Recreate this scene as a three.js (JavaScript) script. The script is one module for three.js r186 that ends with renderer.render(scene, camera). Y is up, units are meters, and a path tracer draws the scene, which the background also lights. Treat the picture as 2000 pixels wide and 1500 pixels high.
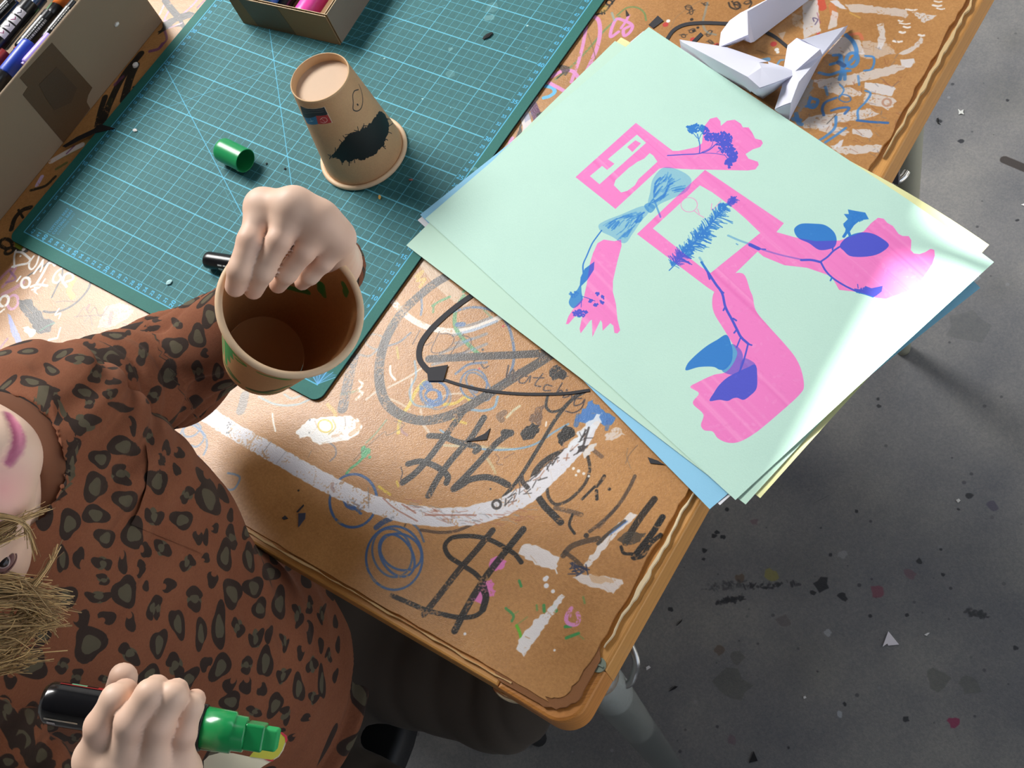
import * as THREE from 'three';
import { mergeGeometries, mergeVertices, toCreasedNormals } from 'three/addons/utils/BufferGeometryUtils.js';
import { RoundedBoxGeometry } from 'three/addons/geometries/RoundedBoxGeometry.js';
import { RectAreaLightUniformsLib } from 'three/addons/lights/RectAreaLightUniformsLib.js';
import { MeshBVH } from 'three-mesh-bvh';

// ---------------------------------------------------------------- camera, light, exposure
RectAreaLightUniformsLib.init();
const scene = new THREE.Scene();
const V = (x, y, z) => new THREE.Vector3(x, y, z);
// world: y up, metres; origin on the floor below the rounded table corner; table edge along z = 0 and x = 0
const EYE = V(0.28992, 1.62123, 0.07585);
const CX = V(0.81784, -0.25823, -0.51425), CY = V(0.36621, -0.45576, 0.81128), CZ = V(-0.44387, -0.85182, -0.27817);
const FOCAL = 2400;                                    // pixels of the 2000 x 1500 frame
const camera = new THREE.PerspectiveCamera(2 * Math.atan(750 / FOCAL) * 180 / Math.PI, 4 / 3, 0.05, 30);
camera.position.copy(EYE);
camera.quaternion.setFromRotationMatrix(new THREE.Matrix4().makeBasis(CX, CY.clone().negate(), CZ.clone().negate()));
scene.add(camera);

scene.background = new THREE.Color(0.62, 0.74, 0.95);
const sun = new THREE.DirectionalLight(new THREE.Color(1, 0.95, 0.86), 66);
sun.position.set(0.2 - 1.403 * 4, 0.7 + 4, -0.4); sun.target.position.set(0.2, 0.7, -0.4);
sun.castShadow = true; sun.shadow.mapSize.set(2048, 2048);
Object.assign(sun.shadow.camera, { left: -3, right: 3, top: 3, bottom: -3, near: 0.1, far: 9 });
scene.add(sun, sun.target);
const SKY1 = { x0: -3.7, x1: -2.12, z0: -1.95, z1: -0.22 }, SKY2 = { x0: -0.5, x1: 0.9, z0: -3.1, z1: -1.7 };
const CEIL = 3.2;
function skyPanel(r, color, power) {
  const l = new THREE.RectAreaLight(color, power, r.x1 - r.x0 - 0.02, r.z1 - r.z0 - 0.02);
  l.position.set((r.x0 + r.x1) / 2, CEIL - 0.005, (r.z0 + r.z1) / 2); l.rotation.x = -Math.PI / 2;
  scene.add(l);
}
skyPanel(SKY1, new THREE.Color(1.0, 0.975, 0.94), 40);
skyPanel(SKY2, new THREE.Color(0.88, 0.95, 1.0), 1.6);
const WIN = { y0: 0.5, y1: 2.5, z0: -1.6, z1: 1.4, x: 2.2 };        // doorway-wide window in the right wall
{ const l = new THREE.RectAreaLight(new THREE.Color(0.95, 0.97, 1.0), 0.6, WIN.z1 - WIN.z0 - 0.02, WIN.y1 - WIN.y0 - 0.02); l.position.set(WIN.x - 0.005, (WIN.y0 + WIN.y1) / 2, (WIN.z0 + WIN.z1) / 2); l.rotation.y = Math.PI / 2; scene.add(l); }

const renderer = new THREE.WebGLRenderer({ antialias: true });
renderer.toneMapping = THREE.LinearToneMapping;
renderer.toneMappingExposure = 0.81;
renderer.shadowMap.enabled = true;

// ---------------------------------------------------------------- helpers
let seed = 7;
const rnd = () => { seed = (seed * 1664525 + 1013904223) >>> 0; return seed / 4294967296; };
const rr = (a, b) => a + (b - a) * rnd();
const rayOf = (px, py) => CX.clone().multiplyScalar((px - 1000) / FOCAL).addScaledVector(CY, (py - 750) / FOCAL).add(CZ);
const at = (px, py, y) => { const r = rayOf(px, py); return EYE.clone().addScaledVector(r, (y - EYE.y) / r.y); };   // measured point on the level y
const atD = (px, py, d) => EYE.clone().addScaledVector(rayOf(px, py), d);                                          // measured point at a depth
const names = new Map();
const numbered = (n) => { const k = names.get(n) ?? 0; names.set(n, k + 1); return k ? n + '_' + String(k).padStart(3, '0') : n; };
function tag(o, label, category, group) { o.userData.label = label; o.userData.category = category; if (group) o.userData.group = group; return o; }
function mesh(name, geo, mat, parent) {
  const m = new THREE.Mesh(geo, mat); m.name = parent ? name : numbered(name); m.castShadow = m.receiveShadow = true;
  (parent ?? scene).add(m); return m;
}
function thing(name, label, category, group, pos) {
  const g = new THREE.Group(); g.name = numbered(name); tag(g, label, category, group); if (pos) g.position.copy(pos); scene.add(g); return g;
}
function struct(name, geo, mat) { const m = mesh(name, geo, mat); m.userData.kind = 'structure'; return m; }
const col = (r, g, b) => new THREE.Color().setRGB(r / 255, g / 255, b / 255, THREE.SRGBColorSpace);
const mat = (c, rough = 0.8, more = {}) => new THREE.MeshStandardMaterial({ color: c, roughness: rough, side: THREE.DoubleSide, ...more });
const phys = (c, rough, more = {}) => new THREE.MeshPhysicalMaterial({ color: c, roughness: rough, side: THREE.DoubleSide, ...more });
function canvas(w, h) { const c = document.createElement('canvas'); c.width = w; c.height = h; return [c, c.getContext('2d')]; }
function tex(c, srgb = true) { const t = new THREE.CanvasTexture(c); if (srgb) t.colorSpace = THREE.SRGBColorSpace; t.magFilter = THREE.LinearFilter; t.anisotropy = 8; return t; }
const box = (w, h, d, x = 0, y = 0, z = 0) => new THREE.BoxGeometry(w, h, d).translate(x, y, z);
const merge = (list) => mergeGeometries(list.map((g) => { const k = g.index ? g.toNonIndexed() : g; for (const n of Object.keys(k.attributes)) if (!['position', 'normal', 'uv'].includes(n)) k.deleteAttribute(n); return k; }));
// a geometry built along +y between two points
function along(geo, a, b) {
  const d = b.clone().sub(a), q = new THREE.Quaternion().setFromUnitVectors(V(0, 1, 0), d.clone().normalize());
  return geo.applyMatrix4(new THREE.Matrix4().compose(a, q, V(1, 1, 1)));
}
const lathe = (pts, n = 32) => new THREE.LatheGeometry(pts.map(([r, y]) => new THREE.Vector2(r, y)), n);
const tube = (pts, r, seg = 24, rad = 8, closed = false) => new THREE.TubeGeometry(new THREE.CatmullRomCurve3(pts, closed), seg, r, rad, closed);
// a flat slab standing on a level: outline as [x, z] world points
function slab(pts, y, t, bevel = 0) {
  const s = new THREE.Shape(pts.map(([x, z]) => new THREE.Vector2(x, -z)));
  const g = new THREE.ExtrudeGeometry(s, { depth: t - 2 * bevel, bevelEnabled: bevel > 0, bevelThickness: bevel, bevelSize: bevel, bevelOffset: -bevel, bevelSegments: 2 });
  return g.rotateX(-Math.PI / 2).translate(0, y + bevel, 0);
}
const hash = (x, y) => { const s = Math.sin(x * 127.1 + y * 311.7) * 43758.5453; return s - Math.floor(s); };
function vnoise(x, y) { const i = Math.floor(x), j = Math.floor(y), u = x - i, v = y - j, a = u * u * (3 - 2 * u), b = v * v * (3 - 2 * v); return (hash(i, j) * (1 - a) + hash(i + 1, j) * a) * (1 - b) + (hash(i, j + 1) * (1 - a) + hash(i + 1, j + 1) * a) * b; }
const fbm = (x, y, n = 4) => { let s = 0, a = 0.5; for (let k = 0; k < n; k++) { s += a * vnoise(x, y); x *= 2.03; y *= 2.03; a *= 0.5; } return s; };
// fill a canvas with a base colour and layered grain
function grain(ctx, w, h, base, amps, scale) {
  const im = ctx.createImageData(w, h), d = im.data;
  for (let y = 0; y < h; y++) for (let x = 0; x < w; x++) {
    const k = (y * w + x) * 4, n = (fbm(x / scale, y / scale) - 0.47) * amps[0] + (vnoise(x / 2.6, y / 2.6) - 0.5) * amps[1] + (hash(x, y) - 0.5) * amps[2];
    d[k] = base[0] + n; d[k + 1] = base[1] + n * 0.9; d[k + 2] = base[2] + n * 0.7; d[k + 3] = 255;
  }
  ctx.putImageData(im, 0, 0);
}
// small shared greyscale grain for bump
const [gc, gx] = canvas(512, 512); grain(gx, 512, 512, [128, 128, 128], [90, 60, 30], 40);
const grainTex = (rx, ry) => { const t = tex(gc, false); t.wrapS = t.wrapT = THREE.RepeatWrapping; t.repeat.set(rx, ry); return t; };
// ---------------------------------------------------------------- the setting
const TABLE = 0.70;
const wallM = mat(new THREE.Color(0.3, 0.295, 0.285), 0.9), ceilM = mat(new THREE.Color(0.16, 0.155, 0.15), 0.9);
const RX0 = -4.2, RX1 = 2.2, RZ0 = -3.6, RZ1 = 3.0;
{
  const s = new THREE.Shape([[RX0, RZ0], [RX1, RZ0], [RX1, RZ1], [RX0, RZ1]].map(([x, z]) => new THREE.Vector2(x, -z)));
  for (const r of [SKY1, SKY2]) s.holes.push(new THREE.Path([[r.x0, r.z0], [r.x0, r.z1], [r.x1, r.z1], [r.x1, r.z0]].map(([x, z]) => new THREE.Vector2(x, -z))));
  struct('ceiling', new THREE.ExtrudeGeometry(s, { depth: 0.2, bevelEnabled: false }).rotateX(-Math.PI / 2).translate(0, CEIL, 0), ceilM);
}
struct('trim_1', box(SKY1.x1 - SKY1.x0, 0.06, 0.042, (SKY1.x0 + SKY1.x1) / 2, CEIL + 0.17, -0.486), mat(col(90, 90, 92), 0.6));   // glazing bar of the skylight
struct('wall_left', box(0.15, CEIL, RZ1 - RZ0, RX0 - 0.075, CEIL / 2, (RZ0 + RZ1) / 2), wallM);
{ const s = new THREE.Shape([[RZ0, 0], [RZ1, 0], [RZ1, CEIL], [RZ0, CEIL]].map(([z, y]) => new THREE.Vector2(-z, y)));
  s.holes.push(new THREE.Path([[WIN.z0, WIN.y0], [WIN.z0, WIN.y1], [WIN.z1, WIN.y1], [WIN.z1, WIN.y0]].map(([z, y]) => new THREE.Vector2(-z, y))));
  struct('wall_right', new THREE.ExtrudeGeometry(s, { depth: 0.15, bevelEnabled: false }).rotateY(Math.PI / 2).translate(RX1, 0, 0), wallM); }
struct('wall_back', box(RX1 - RX0, CEIL, 0.15, (RX0 + RX1) / 2, CEIL / 2, RZ0 - 0.075), wallM);
struct('wall_front', box(RX1 - RX0, CEIL, 0.15, (RX0 + RX1) / 2, CEIL / 2, RZ1 + 0.075), wallM);
{ // concrete floor: a fine-textured slab under the table, a plain one around it
  const [c, g] = canvas(2048, 2048), S = 1100, X0 = -0.75, Z0 = -1.5;      // pixels per metre
  grain(g, 2048, 2048, [118, 118, 119], [46, 14, 12], 90);
  const ft = (px, py) => { const p = at(px, py, 0); return [(p.x - X0) * S, (p.z - Z0) * S]; };
  const blot = (px, py, r, fill, a, n = 9, j = 0.35) => {
    const [x, y] = ft(px, py), k = r * 0.74; g.globalAlpha = a; g.fillStyle = fill; g.beginPath();
    for (let i = 0; i < n; i++) { const t = i / n * 6.283, q = k * (1 + rr(-j, j)); g[i ? 'lineTo' : 'moveTo'](x + Math.cos(t) * q, y + Math.sin(t) * q * 0.9); } g.fill(); g.globalAlpha = 1;
  };
  for (let i = 0; i < 90; i++) { const [x, y, r] = [rr(0, 2048), rr(0, 2048), rr(20, 90)]; const q = g.createRadialGradient(x, y, 0, x, y, r); const t = rnd() < 0.5 ? '60,62,58' : '118,118,122'; q.addColorStop(0, `rgba(${t},0.16)`); q.addColorStop(1, `rgba(${t},0)`); g.fillStyle = q; g.fillRect(x - r, y - r, 2 * r, 2 * r); }
  for (let i = 0; i < 1300; i++) { g.globalAlpha = rr(0.25, 0.8); g.fillStyle = rnd() < 0.7 ? '#33353a' : '#8c8f92'; g.beginPath(); g.arc(rr(0, 2048), rr(0, 2048), rr(0.6, 3), 0, 7); g.fill(); } g.globalAlpha = 1;
  // drips, stains and rubbed marks seen on the concrete
  for (const [x, y, r] of [[1605, 1142, 16], [1588, 1158, 6], [1646, 1165, 9], [1796, 1096, 6], [1877, 276, 7], [1893, 968, 7], [1983, 1266, 5], [1395, 1047, 6], [1400, 1040, 5], [1835, 236, 6], [1772, 1201, 4], [1700, 1202, 4], [1650, 1375, 4], [1673, 998, 4], [1842, 1122, 4], [1872, 995, 3], [1828, 94, 3], [1968, 196, 4], [1540, 1461, 3], [1412, 1049, 5], [1376, 1075, 6], [1374, 1092, 4], [1838, 1073, 3], [1622, 1084, 4], [1420, 790 + 205, 6], [1770, 1405, 6], [1310, 1190, 5], [1716, 793, 5], [1715, 780, 4], [1987, 430, 4]]) blot(x, y, r, '#24262b', 0.9);
  for (const [x, y, r, f, a] of [[1713, 1155, 14, '#7a4150', 0.75], [1777, 1122, 12, '#6d4a55', 0.55], [1864, 1411, 11, '#8a2c50', 0.85], [1474, 1019, 8, '#6b4a58', 0.5], [1507, 1122, 13, '#8a8438', 0.6], [1446, 1130, 10, '#5b4a3c', 0.7], [1530, 1213, 14, '#5a5355', 0.5], [1404, 1270, 10, '#5a4a3e', 0.6], [1428, 1445, 9, '#6a4a58', 0.4], [1939, 988, 10, '#474558', 0.7], [1430, 1340, 34, '#4d5048', 0.4], [1440, 1285, 14, '#4d4d48', 0.4], [1830, 1325, 22, '#4d5048', 0.4], [1895, 1340, 18, '#50524a', 0.35], [1645, 1083, 9, '#8f9294', 0.6], [1617, 1236, 7, '#a7acb2', 0.7], [1640, 1395, 6, '#a9aeb8', 0.8], [1760, 60, 30, '#505450', 0.3], [1890, 640, 40, '#4c5252', 0.3]]) blot(x, y, r, f, a, 11, 0.3);
  const rub = (a, b, w, f, al) => { const [x0, y0] = ft(...a), [x1, y1] = ft(...b); for (let i = 0; i < 60; i++) { const t = rnd(); g.globalAlpha = al * rnd(); g.fillStyle = f; g.beginPath(); g.ellipse(x0 + (x1 - x0) * t + rr(-w, w), y0 + (y1 - y0) * t + rr(-w, w), rr(1, 6), rr(0.6, 2.5), rr(0, 3), 0, 7); g.fill(); } g.globalAlpha = 1; };
  rub([1400, 1178], [1450, 1168], 3, '#2b2d32', 0.9); rub([1450, 1145], [1560, 1140], 4, '#2b2d32', 0.9); rub([1890, 1195], [1930, 1203], 4, '#303236', 0.8); rub([1380, 1150], [1450, 1138], 6, '#3a3c40', 0.6);
  g.strokeStyle = '#38312e'; g.lineCap = 'round'; g.lineWidth = 15; g.globalAlpha = 0.9; g.beginPath(); g.moveTo(...ft(1962, 312)); g.lineTo(...ft(2010, 332)); g.stroke(); g.globalAlpha = 1;
  g.lineWidth = 1; for (let i = 0; i < 70; i++) { g.strokeStyle = rnd() < 0.5 ? 'rgba(40,40,44,.4)' : 'rgba(150,150,152,.3)'; const x = rr(0, 2048), y = rr(0, 2048), t = rr(0, 6); g.beginPath(); g.moveTo(x, y); g.lineTo(x + Math.cos(t) * rr(6, 40), y + Math.sin(t) * rr(6, 40)); g.stroke(); }
  const W = 2048 / S, floorM = phys(new THREE.Color(1, 1, 1), 0.5, { map: tex(c), bumpMap: grainTex(9, 9), bumpScale: 0.0006 });
  const inner = new THREE.PlaneGeometry(W, W).rotateX(-Math.PI / 2).translate(X0 + W / 2, 0, Z0 + W / 2);
  const f = struct('floor', merge([box(RX1 - RX0, 0.2, RZ1 - RZ0, (RX0 + RX1) / 2, -0.1008, (RZ0 + RZ1) / 2)]), phys(col(118, 118, 119), 0.5, { bumpMap: grainTex(14, 14), bumpScale: 0.0006 }));
  mesh('concrete_surface', inner, floorM, f);
}
// ---------------------------------------------------------------- table: painted hardboard top on a wooden frame
const TX0 = -1.30, TZ0 = -0.80;
const table = thing('folding_table', 'worn wooden folding table with a hardboard top covered in paint and marker graffiti', 'table');
const TS = 1800, TW = 2048, TH = 1440, TXA = -1.12, TZA = -0.80;      // canvas of the top: pixels per metre and its far left corner
const [topC, topG] = canvas(TW, TH);
const tt = (px, py) => { const p = at(px, py, TABLE); return [(p.x - TXA) * TS, (p.z - TZA) * TS]; };
{
  const g0 = topG;
  grain(g0, TW, TH, [178, 128, 75], [40, 16, 9], 110);
  for (let i = 0; i < 900; i++) { g0.globalAlpha = rr(0.05, 0.3); g0.fillStyle = rnd() < 0.55 ? '#8a5526' : '#d6a870'; g0.beginPath(); g0.ellipse(rr(0, TW), rr(0, TH), rr(0.6, 3), rr(0.5, 1.6), rr(0, 3), 0, 7); g0.fill(); } g0.globalAlpha = 1;
  let L, g;                                                           // current layer of paint
  const begin = () => { [L, g] = canvas(TW, TH); g.lineJoin = g.lineCap = 'round'; };
  const end = (wear = 0, alpha = 1, long = 30) => {                   // wear: the layer is rubbed thin in grains and crossed by scratches
    g.globalCompositeOperation = 'destination-out';
    for (let i = 0; i < wear * 5200; i++) { g.globalAlpha = rr(0.2, 0.8); g.lineWidth = rr(0.5, 1.4); const x = rr(0, TW), y = rr(0, TH), t = rr(0, 6.28), l = rr(3, long); g.beginPath(); g.moveTo(x, y); g.lineTo(x + Math.cos(t) * l, y + Math.sin(t) * l); g.stroke(); }
    g.globalCompositeOperation = 'source-over'; g.globalAlpha = 1;
    const im = g.getImageData(0, 0, TW, TH), d = im.data;
    for (let y = 0, k = 3; y < TH; y++) for (let x = 0; x < TW; x++, k += 4) if (d[k]) { const n = 0.42 * vnoise(x / 2.3, y / 2.3) + 0.3 * vnoise(x / 14, y / 11 + 40) + 0.28 * vnoise(x / 70 + 9, y / 60); const t = (n - 0.62 * wear + 0.1) / 0.16; d[k] *= Math.min(1, Math.max(wear > 0.5 ? 0.12 : 0.3, t)); }
    g.putImageData(im, 0, 0);
    g0.globalAlpha = alpha; g0.drawImage(L, 0, 0); g0.globalAlpha = 1;
  };
  const K = (x, y) => { const a = tt(x - 4, y), b = tt(x + 4, y), c = tt(x, y - 4), d = tt(x, y + 4); return (Math.hypot(b[0] - a[0], b[1] - a[1]) + Math.hypot(d[0] - c[0], d[1] - c[1])) / 16; };
  // stroke through measured points [x, y, ...]; w in picture pixels
  const S = (color, w, flat, alpha = 1, closed = false) => {
    const p = []; for (let i = 0; i < flat.length; i += 2) p.push(V(...tt(flat[i], flat[i + 1]), 0));
    const n = p.length > 2 ? new THREE.CatmullRomCurve3(p, closed, 'centripetal').getPoints(p.length * 8) : p;
    g.globalAlpha = alpha; g.strokeStyle = color; g.lineWidth = w * K(flat[0], flat[1]); g.beginPath();
    n.forEach((q, i) => g[i ? 'lineTo' : 'moveTo'](q.x, q.y)); if (closed) g.closePath(); g.stroke(); g.globalAlpha = 1;
  };
  const P = (color, flat, alpha = 1, rough = 0) => {
    const p = []; for (let i = 0; i < flat.length; i += 2) p.push(tt(flat[i], flat[i + 1]));
    g.globalAlpha = alpha; g.fillStyle = color; g.beginPath();
    p.forEach((a, i) => { const b = p[(i + 1) % p.length], n = rough ? Math.max(1, Math.round(Math.hypot(b[0] - a[0], b[1] - a[1]) / 5)) : 1; for (let k = 0; k < n; k++) { const t = k / n, j = k ? rough : 0; g[i || k ? 'lineTo' : 'moveTo'](a[0] + (b[0] - a[0]) * t + rr(-j, j), a[1] + (b[1] - a[1]) * t + rr(-j, j)); } });
    g.fill(); g.globalAlpha = 1;
  };
  const O = (color, w, x, y, a, b, rot = 0, alpha = 1) => { const f = []; for (let i = 0; i < 12; i++) { const t = i / 12 * 6.283, u = Math.cos(t) * a, v = Math.sin(t) * b; f.push(x + u * Math.cos(rot) - v * Math.sin(rot), y + u * Math.sin(rot) + v * Math.cos(rot)); } S(color, w, f, alpha, true); };
  const dots = (color, list, alpha = 1) => { for (let i = 0; i < list.length; i += 3) O(color, list[i + 2], list[i], list[i + 1], 0.5, 0.5, 0, alpha); };
  const BK = '#0f0d0d', WH = '#e2dfe2', BL = '#3d6aa6', LB = '#6ea3cf', PK = '#d98fc6', GN = '#3f9159', YE = '#d9bd2e';

  // -- pale old layers
  begin();
  S('#d8d2cc', 22, [830, 512, 862, 552, 905, 588], 0.45);
  S('#e4dfdc', 11, [767, 588, 795, 617, 830, 637, 870, 646, 912, 645, 950, 632, 978, 619], 0.85);
  S('#d9d2c8', 4, [758, 757, 800, 735, 822, 720], 0.7); S('#d9d2c8', 4, [804, 740, 803, 775, 795, 800], 0.7); S('#d9d2c8', 5, [822, 800, 825, 825, 838, 845], 0.6);
  S('#ddd6ca', 4, [835, 792, 870, 772, 905, 768], 0.6); S('#ddd6ca', 4, [758, 777, 785, 790, 800, 800], 0.5); S('#cfd3b6', 5, [990, 815, 1005, 800, 1015, 793], 0.7);
  S('#c4cfb4', 5, [868, 870, 950, 873, 1005, 878], 0.55); S('#c4c6a0', 5, [948, 890, 962, 912, 968, 924], 0.5); S('#d8d6d0', 5, [715, 780, 735, 765], 0.6);
  S('#efeee8', 5, [702, 742, 708, 752, 700, 762, 708, 768, 695, 780], 0.9); S('#efeee8', 4, [762, 715, 763, 730, 772, 742], 0.9);
  S('#efeee8', 3, [532, 808, 534, 825, 538, 842], 0.9); S('#efeee8', 3, [700, 640, 722, 615], 0.5);
  S(YE, 7, [778, 845, 783, 815, 800, 790, 812, 765, 828, 745], 0.75); S(YE, 6, [868, 790, 890, 787, 910, 775, 918, 783], 0.75); S(YE, 5, [885, 818, 910, 827], 0.7);
  S(YE, 6, [812, 540, 825, 530, 815, 548, 830, 545, 820, 560], 0.5); S(YE, 7, [640, 790, 655, 810, 648, 830], 0.45); S(YE, 5, [740, 950, 750, 958, 762, 966], 0.8); S(YE, 4, [775, 940, 778, 950], 0.7); S(YE, 5, [770, 620, 760, 640, 764, 655], 0.4);
  S(YE, 10, [145, 545, 135, 565, 142, 580], 0.5); S('#c9c14a', 4, [775, 678, 778, 700], 0.5);
  O('#7f93a8', 4, 735, 668, 22, 14, 0.3, 0.5); S('#6f8497', 4, [702, 693, 722, 695, 742, 678], 0.6);
  P('#d7b3c9', [205, 600, 235, 590, 262, 605, 250, 622, 215, 640, 190, 640], 0.5, 3); P('#cfa7c0', [225, 600, 250, 595, 252, 612, 230, 618], 0.5, 3);
  end(0.45);
  // -- greens, blues, pinks
  begin();
  S(GN, 7, [906, 578, 893, 598, 888, 620, 890, 640, 903, 660, 920, 678, 935, 692], 0.8); S(GN, 5, [845, 597, 860, 588, 878, 580], 0.8); S(GN, 4, [847, 597, 846, 610], 0.6); S(GN, 6, [905, 570, 915, 560], 0.7); S(GN, 4, [945, 605, 960, 620], 0.4);
  P('#2f9a5c', [706, 873, 712, 870, 716, 876, 724, 878, 723, 886, 715, 893, 708, 896, 705, 885], 0.95, 2); S('#2f9a5c', 5, [712, 890, 698, 905, 685, 915, 677, 925], 0.9); dots('#2f9a5c', [722, 893, 5]); S('#5f8f6a', 3, [755, 820, 735, 845, 715, 865], 0.6); S('#4f9560', 5, [665, 770, 680, 768, 700, 762], 0.4);
  S('#6c8a3c', 3, [1165, 15, 1185, 12], 0.6); S(GN, 3, [1205, 30, 1225, 15, 1245, 15, 1258, 25, 1262, 40], 0.55); S(GN, 4, [1085, 155, 1110, 135, 1150, 95, 1180, 60, 1210, 32], 0.5);
  S('#2f8f4e', 5, [1014, 1134, 1018, 1145], 0.9); S('#2f8f4e', 5, [988, 1188, 1003, 1203, 1000, 1213], 0.8); S('#5cb52a', 6, [1009, 1222, 1015, 1235, 1018, 1248], 0.9); S('#3f9a50', 4, [1048, 1182, 1049, 1192], 0.6); S('#2f8f4e', 6, [1062, 1182, 1063, 1194], 0.85); S('#2f8f4e', 7, [1082, 1183, 1086, 1193], 0.85); S('#2f8f4e', 6, [1104, 1224, 1115, 1223], 0.9); S('#2f8f4e', 6, [1106, 1246, 1130, 1237], 0.9); S('#57934f', 4, [1139, 1166, 1142, 1178], 0.6); S('#57934f', 3, [1010, 1220, 1030, 1205], 0.4); S('#57934f', 3, [1130, 1240, 1140, 1248], 0.5); S('#57934f', 3, [1003, 1200, 1012, 1194], 0.4); P('#7c9a28', [27, 470, 42, 480, 52, 487, 46, 495, 30, 487], 0.9, 2);
  S(BL, 5, [880, 610, 925, 600, 965, 608, 988, 628, 1000, 660, 1004, 695, 998, 725, 985, 745, 965, 755], 0.7); S(BL, 4, [822, 575, 824, 600, 822, 615], 0.7); S(BL, 4, [802, 650, 780, 668, 760, 675], 0.5);
  for (const [a, b, c, d] of [[895, 640, 960, 620], [885, 655, 970, 628], [890, 670, 950, 652], [860, 690, 920, 662], [870, 700, 950, 672], [845, 712, 905, 690]]) S('#5f87b5', 6, [a, b, (a + c) / 2, (b + d) / 2 + 2, c, d], 0.45);
  S(BL, 9, [893, 634, 905, 633], 0.8);
  O(BL, 5, 848, 768, 26, 24, 0, 0.75); O(BL, 5, 845, 772, 14, 11, 0, 0.85); S(BL, 14, [826, 755, 832, 750, 838, 757], 0.75); S(BL, 8, [858, 768, 860, 782, 850, 790, 838, 782], 0.8); O(BL, 4, 850, 772, 31, 26, 0.4, 0.4);
  O(BL, 4, 925, 750, 26, 28, 0.2, 0.7); O(BL, 4, 935, 755, 32, 18, 0.9, 0.6); S(BL, 5, [890, 730, 915, 712, 950, 708], 0.7); S(BL, 8, [920, 755, 930, 765], 0.6); S(LB, 5, [920, 800, 945, 802, 965, 795, 972, 775], 0.75); S(LB, 4, [810, 705, 812, 735, 800, 765, 810, 790, 845, 795], 0.6);
  S(LB, 4, [860, 840, 900, 865, 950, 878, 1020, 875, 1050, 865, 1085, 842, 1110, 828], 0.75);
  S('#7fb0d2', 4, [505, 775, 540, 790, 580, 790, 605, 780], 0.6); S('#7fb0d2', 4, [555, 770, 570, 778, 590, 772], 0.5);
  S(BL, 4, [350, 855, 360, 833, 378, 825, 392, 835, 380, 850, 362, 852, 358, 838, 372, 830, 395, 845, 398, 858, 385, 872, 372, 870], 0.65); S(BL, 4, [380, 830, 400, 850, 404, 872, 398, 888], 0.65); S(BL, 4, [370, 891, 388, 892], 0.7);
  S('#5a7390', 4, [445, 924, 460, 927, 468, 932, 465, 944, 455, 956, 435, 953, 422, 944], 0.85);
  O('#32598f', 5, 690, 978, 46, 52, 0.1, 0.95); S('#2d5490', 8, [672, 975, 678, 985, 692, 990, 705, 992, 694, 982], 0.9); S('#2d5490', 5, [685, 985, 705, 1003], 0.9); O('#2d5490', 4, 685, 985, 14, 8, 0.5, 0.8);
  O('#32598f', 4.5, 770, 1090, 55, 62, 0, 0.95); O('#32598f', 4.5, 775, 1085, 30, 45, -0.55, 0.95); O('#32598f', 4.5, 783, 1078, 42, 34, 0.5, 0.95); O('#32598f', 4, 766, 1080, 38, 48, -0.3, 0.8); S('#32598f', 4, [803, 1020, 818, 1035, 828, 1058], 0.7); S('#2f4b7a', 11, [735, 1030, 748, 1020, 765, 1012], 0.85);
  S('#5fb6e6', 7, [1065, 168, 1080, 172, 1083, 180, 1073, 188, 1062, 191]);
  S(PK, 7, [1160, 32, 1168, 38, 1172, 60, 1167, 90, 1155, 120, 1143, 145], 0.95); S(PK, 6, [1146, 45, 1138, 90, 1130, 120, 1123, 140, 1116, 160], 0.95); S(PK, 7, [1078, 150, 1095, 140, 1115, 138, 1127, 148, 1133, 165, 1125, 175, 1108, 179, 1088, 170, 1073, 162]); S(PK, 6, [1105, 178, 1120, 168, 1140, 153, 1155, 145]); S(PK, 6, [1208, 62, 1193, 72, 1196, 52, 1205, 37, 1218, 40, 1235, 50, 1230, 63, 1220, 70, 1218, 58, 1228, 52]); S(PK, 5, [1213, 55, 1222, 42, 1228, 30]);
  S('#d58cc4', 7, [1000, 270, 996, 280, 999, 292], 0.95); S('#5a2e56', 15, [1040, 205, 1048, 225, 1053, 248], 0.95); S('#7fb6cc', 4, [1195, 25, 1200, 40], 0.5);
  S('#b57aa8', 6, [0, 545, 15, 530, 30, 520, 18, 545, 5, 560], 0.7); S('#b57aa8', 8, [5, 575, 25, 565, 45, 552], 0.6); O('#c78fb8', 5, 25, 590, 10, 14, 0.3, 0.9); S('#7a4a78', 4, [20, 530, 30, 545, 12, 552], 0.8); S('#8f5a86', 5, [0, 680, 14, 662], 0.6);
  P('#8b93cf', [14, 612, 20, 615, 34, 645, 52, 685, 48, 695, 38, 685, 22, 650], 0.95, 1); P('#cbb6dd', [17, 712, 30, 720, 38, 730, 26, 728], 0.7, 1);
  P('#e07ac0', [958, 1092, 970, 1086, 980, 1091, 990, 1096, 986, 1105, 978, 1113, 968, 1116, 955, 1108], 0.95, 2); P('#e07ac0', [945, 1135, 960, 1131, 966, 1140, 962, 1148, 969, 1154, 965, 1165, 955, 1165, 940, 1181, 925, 1175, 918, 1166, 935, 1148], 0.95, 2);
  S('#d68cc4', 8, [1116, 1188, 1108, 1200, 1106, 1212, 1113, 1219, 1126, 1219, 1131, 1208, 1128, 1198], 0.95); S('#d68cc4', 3, [1118, 1187, 1114, 1205], 0.8);
  S('#a03a3a', 5, [174, 596, 170, 604], 0.5); S('#a84848', 7, [218, 610, 214, 632], 0.45); dots('#c23a3a', [983, 637, 4, 936, 720, 3, 1300, 48, 9, 1511, 86, 10, 1353, 77, 8, 1400, 88, 8, 1598, 65, 6], 0.9);
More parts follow.
